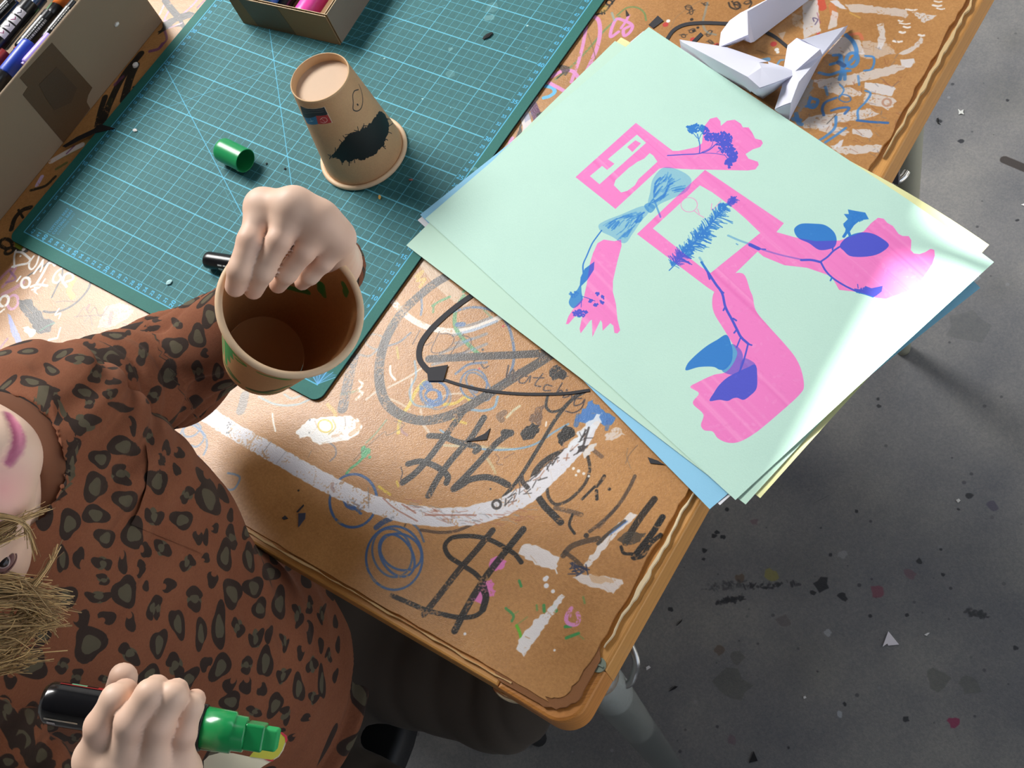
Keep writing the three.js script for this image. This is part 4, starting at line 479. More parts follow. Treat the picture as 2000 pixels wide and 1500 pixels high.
// ---------------------------------------------------------------- paper cups
const KRAFT = [196, 154, 112];
function kraftCanvas(w, h, base = KRAFT) { const [c, g] = canvas(w, h); grain(g, w, h, base, [10, 10, 8], 60); for (let i = 0; i < w * h / 900; i++) { g.globalAlpha = rr(0.05, 0.22); g.fillStyle = rnd() < 0.5 ? '#8a6238' : '#e6c8a2'; g.fillRect(rr(0, w), rr(0, h), rr(1, 6), rr(0.5, 1.5)); } g.globalAlpha = 1; return [c, g]; }
const rimM = mat(col(226, 196, 160), 0.6);
{ // upside-down cup with a drawn face
  const c0 = at(712, 300, TABLE + 0.003), HT = 0.116, R0 = 0.0425, R1 = 0.0295, CW = 1024, CH = 512;
  const o = thing('paper_cup', 'upside-down kraft paper cup with a black moustache and eye drawn on it', 'cup', null, c0);
  const wall = new THREE.CylinderGeometry(R1, R0, HT, 72, 12, true, Math.PI * 1.25).translate(0, HT / 2, 0);
  const world = wall.clone().translate(c0.x, c0.y, c0.z), hit = caster(world);
  const [c, g] = kraftCanvas(CW, CH);
  const q = (x, y) => { const h = hit(x, y); return h ? [h.u * CW, (1 - h.v) * CH] : null; };
  const poly = (fl, fill, rough = 0) => { g.fillStyle = fill; g.beginPath(); let k = 0; for (let i = 0; i < fl.length; i += 2) { const n = rough ? 5 : 1, j = (i + 2) % fl.length; for (let s = 0; s < n; s++) { const t = s / n, p = q(fl[i] + (fl[j] - fl[i]) * t + (s ? rr(-rough, rough) : 0), fl[i + 1] + (fl[j + 1] - fl[i + 1]) * t + (s ? rr(-rough, rough) : 0)); if (p) g[k++ ? 'lineTo' : 'moveTo'](...p); } } g.closePath(); g.fill(); };
  const line = (fl, w, color) => { g.strokeStyle = color; g.lineWidth = w; g.lineCap = g.lineJoin = 'round'; const p = []; for (let i = 0; i < fl.length; i += 2) { const k = q(fl[i], fl[i + 1]); if (k) p.push(V(...k, 0)); } if (p.length < 2) return; g.beginPath(); new THREE.CatmullRomCurve3(p).getPoints(40).forEach((a, i) => g[i ? 'lineTo' : 'moveTo'](a.x, a.y)); g.stroke(); };
  const ST = [646, 306, 655, 296, 662, 288, 668, 278, 674, 270, 682, 262, 692, 258, 700, 256, 710, 250, 718, 246, 728, 235, 735, 227, 742, 216, 750, 222, 757, 232, 760, 246, 759, 258, 753, 272, 748, 286, 738, 294, 730, 304, 718, 309, 706, 313, 692, 310, 682, 318, 676, 312, 668, 318, 660, 310];
  poly(ST, '#0b0b0d', 1.6);
  for (let i = 0; i < 70; i++) { const k = 2 * Math.floor(rr(0, ST.length / 2)), x = ST[k], y = ST[k + 1], a = rr(0, 6.28), l = rr(3, 9); line([x, y, x + Math.cos(a) * l, y + Math.sin(a) * l], 3, '#0b0b0d'); }
  line([648, 305, 650, 302, 655, 303, 652, 308, 646, 308], 3, '#0b0b0d');
  line([700, 175, 692, 178, 689, 186, 690, 200, 690, 214, 697, 217, 704, 213, 708, 202, 708, 188, 704, 172, 701, 165], 4.5, '#15131a'); line([698, 204, 699, 205], 8, '#15131a');
  poly([585, 205, 634, 208, 650, 240, 598, 244], '#d9c7b0'); poly([586, 206, 633, 209, 640, 223, 592, 227], '#23252e'); poly([593, 228, 617, 227, 622, 242, 600, 241], '#2f6f9c'); poly([617, 226, 640, 224, 648, 239, 621, 242], '#b03232');
  for (const y of [211, 215, 219]) line([592, y + 1, 610, y + 1, 632, y - 1], 1.3, '#8f8a84'); line([625, 234, 630, 230, 637, 231, 639, 236, 632, 240, 626, 238], 2, '#f0d8d0'); line([628, 232, 636, 239], 1.6, '#f0d8d0'); line([606, 232, 609, 238], 2, '#bfe0f0'); line([604, 237, 612, 236], 1.6, '#bfe0f0');
  mesh('wall', wall, phys(new THREE.Color(1, 1, 1), 0.55, { map: tex(c) }), o);
  mesh('rolled_rim', new THREE.TorusGeometry(R0 + 0.0016, 0.0026, 14, 80).rotateX(Math.PI / 2).translate(0, 0.0026, 0), rimM, o);
  mesh('foot_ring', lathe([[R1 - 0.0002, HT - 0.008], [R1 + 0.0002, HT], [R1 - 0.0004, HT + 0.0008], [R1 - 0.0014, HT + 0.0004], [R1 - 0.0018, HT - 0.009]], 64), mat(col(206, 170, 128), 0.6), o);
  mesh('base_disc', new THREE.CylinderGeometry(R1 - 0.0016, R1 - 0.0016, 0.0006, 48).translate(0, HT - 0.009, 0), mat(col(214, 186, 160), 0.7, { bumpMap: grainTex(2, 2), bumpScale: 0.0004 }), o);
}
let heldCup;
const CUP = { rim: atD(568.4, 599.1, 0.7733), base: atD(514.8, 696.6, 0.8719) };
{ // cup held by the child
  const axis = CUP.rim.clone().sub(CUP.base), HT = axis.length(), R0 = 0.0285, R1 = 0.0435, CW = 1024, CH = 512;
  const o = heldCup = thing('paper_cup', 'kraft paper cup with green paint smears, held by its rim in the raised hand', 'cup', null, CUP.base);
  o.quaternion.setFromUnitVectors(V(0, 1, 0), axis.clone().normalize());
  o.updateMatrixWorld();
  const lc = o.worldToLocal(EYE.clone()), th0 = Math.atan2(lc.x, lc.z) + Math.PI;
  const wall = new THREE.CylinderGeometry(R1, R0, HT, 72, 10, true, 0).translate(0, HT / 2, 0);
  const hit = caster(wall.clone().applyMatrix4(o.matrixWorld));
  const [c, g] = kraftCanvas(CW, CH, [198, 152, 104]);
  const P = (fl, w, color, a = 1) => { g.globalAlpha = a; g.strokeStyle = color; g.lineWidth = w; g.lineCap = g.lineJoin = 'round'; const p = []; for (let i = 0; i < fl.length; i += 2) { const k = hit(fl[i], fl[i + 1]); if (k) p.push(V(k.u * CW, (1 - k.v) * CH, 0)); } if (p.length < 2) return; g.beginPath(); new THREE.CatmullRomCurve3(p).getPoints(50).forEach((b, i) => g[i ? 'lineTo' : 'moveTo'](b.x, b.y)); g.stroke(); g.globalAlpha = 1; };
  for (const x of [429, 433, 438, 443, 448, 453]) P([x + 2, 652 + (x - 429) * 1.5, x + 3, 690, x + 4, 722 - (x - 429) * 1.3], 20, '#3f9a54', 0.95);
  P([462, 702, 480, 714, 505, 728, 535, 738, 565, 742, 600, 741], 15, '#4a8f3c', 0.9); P([600, 741, 625, 739, 640, 734], 12, '#5a9a48', 0.7);
  P([448, 722, 465, 745, 485, 759, 510, 766, 540, 762, 565, 753, 590, 746], 26, '#3d6f38', 0.85); P([490, 760, 515, 765, 535, 762], 16, '#2b2a22', 0.7); P([560, 752, 590, 746, 615, 741], 22, '#63a05a', 0.6);
  mesh('outer_wall', wall, phys(new THREE.Color(1, 1, 1), 0.6, { map: tex(c) }), o);
  const [ci, gi] = kraftCanvas(512, 256, [176, 124, 74]);
  const inner = new THREE.CylinderGeometry(R1 - 0.0008, R0 - 0.0008, HT - 0.006, 72, 6, true).translate(0, HT / 2 + 0.003, 0), hi = caster(inner.clone().applyMatrix4(o.matrixWorld));
  for (const fl of [[628, 556, 630, 566, 632, 575], [626, 556, 626, 568], [672, 558, 676, 566, 674, 572], [540, 560, 580, 566, 600, 570]]) { gi.strokeStyle = '#2f7a34'; gi.lineWidth = 13; gi.lineCap = 'round'; gi.globalAlpha = 0.8; gi.beginPath(); let k = 0; for (let i = 0; i < fl.length; i += 2) { const h = hi(fl[i], fl[i + 1]); if (h) gi[k++ ? 'lineTo' : 'moveTo'](h.u * 512, (1 - h.v) * 256); } gi.stroke(); } gi.globalAlpha = 1;
  mesh('inner_wall', inner, mat(new THREE.Color(1, 1, 1), 0.65, { map: tex(ci) }), o);
  mesh('base_disc', new THREE.CylinderGeometry(R0 - 0.001, R0 - 0.001, 0.001, 48).translate(0, 0.007, 0), mat(col(188, 138, 88), 0.7), o);
  mesh('rolled_rim', new THREE.TorusGeometry(R1 + 0.0012, 0.0024, 14, 90).rotateX(Math.PI / 2).translate(0, HT - 0.0005, 0), rimM, o);
}
// ---------------------------------------------------------------- cardboard boxes
const cardM = (c) => phys(c, 0.85, { bumpMap: grainTex(3, 3), bumpScale: 0.0004 });
{ // large box, its near wall closed with brown tape
  const x1 = -0.832, x0 = -1.13, z0 = -0.456, z1 = -0.06, H = 0.1, t = 0.004;
  const o = thing('cardboard_box', 'large grey-brown cardboard box full of pens, with brown tape on its side', 'box', null, V((x0 + x1) / 2, TABLE, (z0 + z1) / 2));
  const m = cardM(col(146, 128, 106)), L = z1 - z0, W = x1 - x0;
  mesh('side_wall', new RoundedBoxGeometry(t, H, L, 2, 0.0016).translate(W / 2 - t / 2, H / 2, 0), m, o);
  mesh('side_wall', new RoundedBoxGeometry(t, H, L, 2, 0.0016).translate(-W / 2 + t / 2, H / 2, 0), m, o);
  mesh('side_wall', new RoundedBoxGeometry(W - 2 * t, H, t, 2, 0.0016).translate(0, H / 2, -L / 2 + t / 2), m, o);
  mesh('side_wall', new RoundedBoxGeometry(W - 2 * t, H, t, 2, 0.0016).translate(0, H / 2, L / 2 - t / 2), m, o);
  mesh('bottom', box(W - 2 * t, t, L - 2 * t, 0, t / 2 + 0.0003, 0), m, o);
  // tape: outline measured on the wall plane x = x1
  const onWall = (px, py) => { const r = rayOf(px, py), k = (x1 - EYE.x) / r.x; return EYE.clone().addScaledVector(r, k); };
  const tape = (fl, off, mt) => { const s = new THREE.Shape(); for (let i = 0; i < fl.length; i += 2) { const p = onWall(fl[i], fl[i + 1]); const y = Math.min(Math.max(p.y - TABLE, 0.001), H - 0.001), z = p.z - o.position.z; s[i ? 'lineTo' : 'moveTo'](-z, y); } const gm = new THREE.ExtrudeGeometry(s, { depth: 0.0003, bevelEnabled: false }).rotateY(Math.PI / 2).translate(W / 2 + off, 0, 0); mesh('tape', gm, mt, o).userData.label = 'crinkled brown parcel tape'; };
  const tm = phys(col(92, 68, 44), 0.4, { bumpMap: grainTex(20, 20), bumpScale: 0.0006 });
  tape([101, 83, 180, 171, 172, 186, 169, 199, 176, 212, 124, 279, 44, 185, 54, 170, 38, 152], 0.0001, tm);
  tape([110, 130, 150, 172, 138, 200, 105, 215, 88, 190, 75, 165], 0.0005, phys(col(78, 58, 38), 0.42, { bumpMap: grainTex(24, 24), bumpScale: 0.0006 }));
  tag(mesh('paper_fleck', new THREE.DodecahedronGeometry(0.0022).scale(1, 1, 1.6).translate(...onWall(227, 47).add(V(0.001, 0, 0)).toArray()), mat(col(235, 235, 230), 0.9)), 'white paper fleck stuck on the side of the large box', 'paper fleck');
}
// ---------------------------------------------------------------- pens and markers
const blackM = phys(col(16, 16, 20), 0.28), whiteM = mat(col(222, 222, 226), 0.6);
function labelTex(kind) {
  const [c, g] = canvas(256, 64); g.fillStyle = '#101014'; g.fillRect(0, 0, 256, 64);
  if (kind === 'pictograms') { for (let i = 0; i < 4; i++) { g.fillStyle = '#ece8f0'; g.fillRect(6 + i * 62, 6, 50, 50); g.strokeStyle = i % 2 ? '#30303a' : '#8a3060'; g.lineWidth = 4; g.beginPath(); g.moveTo(14 + i * 62, 46 - i * 4); g.lineTo(34 + i * 62, 24); g.lineTo(50 + i * 62, 30); g.stroke(); } }
  else { g.fillStyle = '#e6e8e6'; for (let y = 0; y < 3; y++) { let x = 8; while (x < 240) { const w = 6 + 18 * hash(x, y + kind.length); g.fillRect(x, 8 + y * 19, w, y ? 7 : 12); x += w + 5; } } }
  return tex(c);
}
const labels = ['pictograms', 'text', 'words'].map(labelTex);
function pen(name, label, category, group, a, b, r, { body = blackM, cap, capLen = 0.35, label: lab = -1, face = V(0.5, 0.85, 0.1), end } = {}) {
  const d = b.clone().sub(a), len = d.length(), o = thing(name, label, category, group, a);
  o.quaternion.setFromUnitVectors(V(0, 1, 0), d.clone().normalize()); o.updateMatrixWorld();
  const cut = cap ? len * (1 - capLen) : len;
  mesh('barrel', lathe([[0, 0], [r * 0.72, 0], [r * 0.92, 0.002], [r * 0.95, 0.006], [r * 0.95, cut - 0.001], [0, cut - 0.001]], 28), body, o);
  if (cap) { mesh('cap', lathe([[0, cut], [r, cut], [r, len - 0.004], [r * 0.93, len - 0.001], [r * 0.8, len], [0, len]], 28), cap, o); }
  if (lab >= 0) { const f = face.clone().applyQuaternion(o.quaternion.clone().invert()), th = Math.atan2(f.x, f.z); const gm = new THREE.CylinderGeometry(r * 0.95 + 0.00025, r * 0.95 + 0.00025, cut * 0.62, 20, 1, true, th - 0.85, 1.7).translate(0, cut * 0.5, 0); const uv = gm.attributes.uv; for (let i = 0; i < uv.count; i++) uv.setXY(i, uv.getY(i), uv.getX(i)); mesh('printed_label', gm, phys(new THREE.Color(1, 1, 1), 0.35, { map: labels[lab] }), o); }
  if (end) mesh('end_plug', new THREE.CylinderGeometry(r * 0.7, r * 0.72, 0.003, 20).translate(0, -0.001, 0), end, o);
  return o;
}
{
  const Y = TABLE + 0.075, B = 'pens lying in the large box', C = (r, g, b, ro = 0.35) => phys(col(r, g, b), ro);
  const row = [
    // picture point of each end, height, radius, look
    [[[60, 85], [-18, 182], Y + 0.002, 0.0095], { cap: C(38, 70, 178), capLen: 0.62 }, 'black marker with a thick royal blue cap in the large box'],
    [[[100, 70], [50, 126], Y + 0.006, 0.0066], { body: C(170, 148, 232), end: C(120, 100, 170) }, 'lilac pen half under the wall edge of the large box'],
    [[[100, 26], [38, 98], Y - 0.006, 0.0085], { lab: 1, label: 1, end: C(150, 40, 50) }, 'black marker with white printed lines and a dark red end in the large box'],
    [[[148, 5], [88, 78], Y - 0.004, 0.0065], { label: 2 }, 'black pen with small white lettering beside the box wall'],
    [[[62, 6], [-14, 96], Y + 0.004, 0.0105], { label: 0 }, 'black marker with a row of white pictograms in the large box'],
    [[[130, -6], [95, 40], Y - 0.012, 0.0085], { cap: C(214, 112, 40), capLen: 0.42 }, 'black marker with an orange cap in the large box'],
    [[[112, 12], [70, 66], Y - 0.018, 0.0075], { cap: C(52, 110, 60), capLen: 0.5 }, 'dark marker with a green cap low in the large box'],
    [[[82, -6], [2, 92], Y - 0.016, 0.008], { body: C(26, 52, 92, 0.25) }, 'glossy navy marker between two black ones in the large box'],
    [[[30, 0], [-25, 60], Y - 0.006, 0.008], { body: C(22, 60, 110, 0.25) }, 'dark blue marker in the far corner of the large box'],
    [[[25, -2], [-20, 45], Y + 0.006, 0.006], { label: 2, body: blackM }, 'slim black pen with grey lettering across the box corner'],
    [[[12, 102], [-30, 150], Y - 0.004, 0.009], { body: C(150, 26, 30, 0.35) }, 'red marker barrel at the side of the large box'],
    [[[45, 98], [-20, 172], Y - 0.022, 0.0085], { label: 2 }, 'black marker with a white printed strip deep in the large box'],
  ];
  for (const [[a, b, y, r], opt, label] of row) pen('marker_pen', label, 'pen', B, at(...b, y), at(...a, y), r, opt);
}
{ // small box with fluted cut edges
  const a = at(480, 46, TABLE + 0.003), b = at(665, 88, TABLE + 0.003), ex = b.clone().sub(a).normalize(), ez = V(ex.z, 0, -ex.x), W = 0.137, D = 0.1, H = 0.043, t = 0.0034;
  const o = thing('cardboard_box', 'small open cardboard box with cut corrugated edges, holding markers, on the mat', 'box', null, b.clone().addScaledVector(ex, -W / 2).addScaledVector(ez, D / 2));
  o.rotation.y = Math.atan2(-ex.z, ex.x); o.updateMatrixWorld();
  const m = cardM(col(150, 120, 84)), m2 = cardM(col(134, 122, 108)), edge = mat(col(206, 184, 150), 0.85), flute = mat(col(150, 122, 86), 0.9);
  const wall = (w, cx, cz, rot, mt) => { const q = new THREE.Group(); q.name = 'wall'; q.position.set(cx, 0, cz); q.rotation.y = rot; o.add(q);
    mesh('liner', box(w, H, 0.0005, 0, H / 2, t / 2 - 0.00025), mt, q); mesh('liner', box(w, H, 0.0005, 0, H / 2, -t / 2 + 0.00025), m, q);
    const n = Math.round(w / 0.0011), s = new THREE.Shape(); for (let i = 0; i <= n; i++) s[i ? 'lineTo' : 'moveTo'](-w / 2 + w * i / n, Math.sin(i * 1.05) * (t / 2 - 0.0005)); for (let i = n; i >= 0; i--) s.lineTo(-w / 2 + w * i / n, Math.sin(i * 1.05) * (t / 2 - 0.0005) + 0.0004);
    mesh('fluted_core', new THREE.ExtrudeGeometry(s, { depth: H - 0.0012, bevelEnabled: false }).rotateX(-Math.PI / 2).translate(0, 0.0002, 0), flute, q);
    for (const z of [t / 2 - 0.0003, -t / 2 + 0.0003]) mesh('cut_edge', box(w, 0.0005, 0.0007, 0, H, z), edge, q); };
  wall(W, 0, D / 2 - t / 2, 0, m); wall(W, 0, -D / 2 + t / 2, Math.PI, m); wall(D - 2 * t, W / 2 - t / 2, 0, Math.PI / 2, m2); wall(D - 2 * t, -W / 2 + t / 2, 0, -Math.PI / 2, m2);
  mesh('bottom', box(W - 2 * t, 0.002, D - 2 * t, 0, 0.0012, 0), m, o);
  const tp = phys(col(104, 82, 52), 0.4, { bumpMap: grainTex(20, 20), bumpScale: 0.0004 });
  { const s = new THREE.Shape([[-0.052, H - 0.0005], [-0.034, H - 0.0005], [0.002, H - 0.001], [0.008, 0.001], [-0.046, 0.001]].map(([x, y]) => new THREE.Vector2(x, y))); mesh('tape', new THREE.ExtrudeGeometry(s, { depth: 0.0003, bevelEnabled: false }).translate(0, 0, D / 2 + 0.0001), tp, o); }
  const inB = (px, py, y) => at(px, py, TABLE + y), SB = 'markers in the small box', dz = ez.clone().multiplyScalar(0.075);
  const put = (label, px, py, y, r, opt) => { const p = inB(px, py, y); pen('marker_pen', label, 'pen', SB, p.clone().add(dz), p, r, opt); };
  put('thick marker with a neon pink cap at the cut front of the small box', 591, 35, 0.03, 0.0125, { cap: phys(col(244, 70, 172), 0.35), capLen: 0.8 });
  put('black marker lying between the blue and the olive one in the small box', 548, 22, 0.022, 0.008, {});
  put('olive green pen slanting down in the small box', 565, 22, 0.014, 0.0045, { body: phys(col(84, 112, 40), 0.4) });
  put('marker with a bright blue cap in the small box', 520, 7, 0.034, 0.0095, { cap: phys(col(58, 142, 222), 0.35), capLen: 0.6 });
  put('dark marker against the far wall of the small box', 503, 8, 0.02, 0.008, { body: phys(col(30, 34, 48), 0.3) });
}
{ // green cap lying on the mat
  const a = at(433, 291, TABLE + 0.016), b = at(479, 314, TABLE + 0.016), d = b.clone().sub(a), r = 0.0128, L = d.length() + 0.0;
  const o = thing('cap_tube', 'hollow green marker cap lying on the cutting mat, with white specks', 'cap', null, a);
  o.quaternion.setFromUnitVectors(V(0, 1, 0), d.clone().normalize()); const m = phys(col(34, 148, 88), 0.3);
  mesh('shell', lathe([[0, 0], [r * 0.88, 0], [r * 0.97, 0.0015], [r, 0.005], [r, L], [r * 0.97, L + 0.0004], [r * 0.9, L], [r * 0.9, 0.004], [0, 0.004]], 44), m, o);
  const f = V(0.1, -0.2, 0.95).applyQuaternion(o.quaternion.clone().invert()), th = Math.atan2(f.x, f.z);
  for (const [k, y, s] of [[0.35, 0.012, 0.0018], [0.2, L - 0.004, 0.0012], [0.05, 0.01, 0.001]]) mesh('paint_speck', new THREE.SphereGeometry(s, 8, 6).scale(1, 1.6, 0.4).rotateY(th + k).translate(Math.sin(th + k) * r, y, Math.cos(th + k) * r), mat(col(190, 225, 205), 0.6), o);
}
{ const a = at(403, 507, TABLE + 0.0115), b = at(560, 532, TABLE + 0.0115); const o = pen('marker_pen', 'black marker lying on the mat behind the fingers holding the cup', 'pen', null, a, b, 0.0092, { label: 1, face: V(0.1, 0.2, 0.95) }); }
// ---------------------------------------------------------------- rolled white paper
{
  const pm = phys(col(222, 224, 240), 0.7), G = 'twisted white paper rolls at the edge of the stack';
  // each roll: vertices [picture x, picture y, height above table] and faces
  const roll = (label, v, faces) => { const pos = [], T = 0.0012; const p = v.map(([x, y, h]) => at(x, y, TABLE + Math.max(h, 0.0006))); for (const f of faces) for (let i = 1; i < f.length - 1; i++) for (const k of [f[0], f[i], f[i + 1]]) pos.push(...p[k].toArray()); for (let k = 0; k < v.length; k++) p[k].y = Math.max(TABLE + 0.0004, p[k].y - (v[k][2] > 0.004 ? T : 0.0003)); for (const f of faces) for (let i = 1; i < f.length - 1; i++) for (const k of [f[0], f[i + 1], f[i]]) pos.push(...p[k].toArray()); const g = new THREE.BufferGeometry(); g.setAttribute('position', new THREE.Float32BufferAttribute(pos, 3)); tag(mesh('paper_roll', toCreasedNormals(mergeVertices(g, 1e-5), 0.75), pm), label, 'paper roll', G); };
  roll('white paper roll with a flattened square end, lying across the black strip', [[1446, 25, 0.012], [1500, -2, 0.014], [1530, -30, 0.014], [1590, -8, 0.002], [1473, 81, 0.002], [1466, 82, 0.010], [1452, 78, 0.004], [1403, 99, 0.001], [1404, 92, 0.006], [1408, 63, 0.012], [1456, 36, 0.018], [1461, 68, 0.022], [1460, 22, 0.026], [1520, -12, 0.028], [1425, 40, 0.002], [1450, 37, 0.016]],
    [[12, 13, 3, 4, 11], [13, 2, 3], [0, 1, 13, 12], [1, 2, 13], [10, 12, 11], [0, 12, 10, 15], [9, 10, 11, 8], [8, 11, 6, 7], [11, 4, 5, 6], [9, 8, 7], [9, 14, 15, 10], [14, 0, 15]]);
  roll('white paper cone half under the printed sheet, with a folded tip', [[1327, 77, 0.006], [1332, 82, 0.012], [1390, 108, 0.026], [1482, 122, 0.030], [1501, 125, 0.018], [1330, 96, 0.001], [1395, 140, 0.004], [1467, 181, 0.003], [1460, 150, 0.034], [1466, 176, 0.018], [1530, 130, 0.026], [1559, 143, 0.020], [1511, 162, 0.032], [1484, 171, 0.030], [1511, 177, 0.012], [1490, 193, 0.001], [1487, 132, 0.036], [1478, 185, 0.008], [1420, 92, 0.006], [1500, 120, 0.004], [1400, 118, 0.030]],
    [[0, 1, 5], [1, 20, 6, 5], [1, 2, 20], [2, 3, 8, 20], [20, 8, 9, 7, 6], [1, 0, 18, 2], [2, 18, 19, 3], [3, 4, 16], [4, 10, 16], [16, 10, 11, 12, 13], [8, 16, 13, 9], [13, 12, 14, 15], [9, 13, 17], [13, 15, 17], [3, 16, 8], [4, 19, 10], [12, 11, 14]]);
  roll('white paper twist with a pointed ear, leaning on the cone', [[1556, 74, 0.014], [1538, 89, 0.010], [1531, 131, 0.012], [1553, 139, 0.026], [1602, 96, 0.026], [1566, 77, 0.020], [1650, 52, 0.012], [1656, 49, 0.004], [1650, 63, 0.001], [1606, 106, 0.012], [1541, 236, 0.001], [1513, 213, 0.010], [1527, 170, 0.020], [1560, 160, 0.030], [1545, 200, 0.022], [1598, 98, 0.024], [1530, 205, 0.020], [1606, 110, 0.001]],
    [[0, 5, 4, 3, 2, 1], [5, 6, 9, 4], [6, 7, 8], [6, 8, 9], [3, 4, 9, 13], [13, 9, 17, 10], [13, 10, 14], [14, 10, 11, 16], [12, 13, 14, 16], [2, 3, 13, 12], [12, 16, 11], [9, 8, 17]]);
}
// ---------------------------------------------------------------- black paper cut-outs and small scraps
{
  const bm = mat(col(40, 40, 46), 0.75), cut = (name, label, cat, fl, y, t, m, group) => { const p = []; for (let i = 0; i < fl.length; i += 2) { const q = at(fl[i], fl[i + 1], y); p.push([q.x, q.z]); } return tag(mesh(name, slab(p, y, t), m), label, cat, group); };
  const ribbon = (fl, w) => { const p = []; for (let i = 0; i < fl.length; i += 2) p.push(V(fl[i], fl[i + 1], 0)); const c = new THREE.CatmullRomCurve3(p, false, 'centripetal').getPoints(30), a = [], b = []; c.forEach((q, i) => { const d = c[Math.min(30, i + 1)].clone().sub(c[Math.max(0, i - 1)]).normalize(), k = typeof w === 'function' ? w(i / 30) : w; a.push(q.x - d.y * k / 2, q.y + d.x * k / 2); b.unshift(q.y - d.x * k / 2); b.unshift(q.x + d.y * k / 2); }); return [...a, ...b]; };
  const T = TABLE + 0.0003, CG = 'black paper cut-outs on the table top';
  cut('paper_strip', 'broad curved black paper strip running from under the stack to the trapezoid', 'paper strip', ribbon([926, 574, 900, 592, 868, 618, 838, 648, 821, 675, 819, 700, 828, 715, 838, 725], (t) => 9 + 3 * t), T, 0.0004, bm, CG);
  cut('paper_strip', 'thin curved black paper strip below the trapezoid piece', 'paper strip', ribbon([862, 740, 900, 752, 950, 763, 1010, 769, 1060, 770, 1110, 768, 1152, 762], 5.5), T, 0.0004, bm, CG);
  cut('paper_scrap', 'black paper trapezoid joining the two curved strips', 'paper scrap', [834, 719, 875, 713, 866, 744, 836, 744], TABLE + 0.0009, 0.0005, bm, CG);
  cut('paper_scrap', 'black paper wedge lying on the painted hash sign', 'paper scrap', [911, 862, 930, 855, 947, 847, 958, 836, 951, 859, 930, 861], T, 0.0005, bm, CG);
  cut('paper_scrap', 'small black paper triangle on the table near the shirt', 'paper scrap', [583, 1003, 597, 1002, 596, 1013, 583, 1030], T, 0.0005, mat(col(58, 60, 76), 0.75), CG);
  cut('paper_scrap', 'tiny black paper chip beside the black triangle', 'paper scrap', [551, 1012, 557, 1007, 563, 1013, 554, 1015], T, 0.0005, bm, CG);
  cut('paper_scrap', 'black paper sliver above the small triangle', 'paper scrap', [579, 1000, 593, 985, 594, 988, 582, 1001], T, 0.0004, bm, CG);
  cut('paper_scrap', 'black paper rectangle at the far corner of the print', 'paper scrap', [1267, 49, 1285, 31, 1296, 41, 1276, 56], T, 0.0006, bm, CG);
  cut('paper_strip', 'long curved black paper strip passing under the paper roll', 'paper strip', ribbon([1302, 78, 1315, 60, 1335, 49, 1370, 45, 1410, 46, 1440, 48, 1480, 57, 1510, 70, 1538, 92], 6.5), T, 0.0004, bm, CG);
  cut('paper_strip', 'short black paper strip beside the paper cone', 'paper strip', ribbon([1354, 83, 1362, 75, 1371, 66], 7), T, 0.0004, bm, CG);
  cut('paper_strip', 'bent black paper strip sticking out from under the large box onto the mat', 'paper strip', [122, 286, 150, 268, 184, 252, 192, 245, 200, 244, 226, 251, 205, 256, 186, 260, 160, 272, 128, 288], TABLE + 0.0034, 0.0005, mat(col(22, 18, 18), 0.75), CG);
  cut('paper_scrap', 'black paper tab under the edge of the print near the table edge', 'paper scrap', [1265, 893, 1285, 900, 1298, 908, 1270, 905], T, 0.0005, bm, CG);
  // flecks on the mat
  const fl = (label, px, py, s, c, sx = 1, y = TABLE + 0.0032) => { const p = at(px, py, y); tag(mesh('paper_fleck', new THREE.DodecahedronGeometry(s).scale(sx, 0.35, 1).rotateY(px).translate(p.x, y + s * 0.3, p.z), mat(c, 0.85)), label, 'paper fleck'); };
  fl('white paper fleck on the mat in the shadow of the large box', 264, 255, 0.0022, col(230, 230, 228), 1.5); fl('white paper dot on the black tape by the large box', 265, 127, 0.0036, col(236, 236, 234), 1, TABLE + 0.0003); fl('tiny orange shaving on the mat between the cups', 742, 386, 0.003, col(214, 170, 84), 0.5); fl('tiny reddish shaving on the mat beside the upside-down cup', 803, 352, 0.0026, col(170, 110, 100), 0.5); fl('pale triangular fleck on the mat beside the sleeve', 331, 552, 0.003, col(170, 210, 212), 1.2); fl('black shaving curl on the mat beyond the upside-down cup', 953, 71, 0.003, col(20, 24, 26), 2.2); fl('black crumb on the mat in front of the green cap', 521, 320, 0.0013, col(20, 24, 26)); fl('black crumb on the mat beside the cap shadow', 557, 330, 0.0014, col(20, 24, 26));
  // scraps on the floor
  const sc = (label, fl2, c) => cut('paper_scrap', label, 'paper scrap', fl2, 0.0012, 0.0006, mat(c, 0.85));
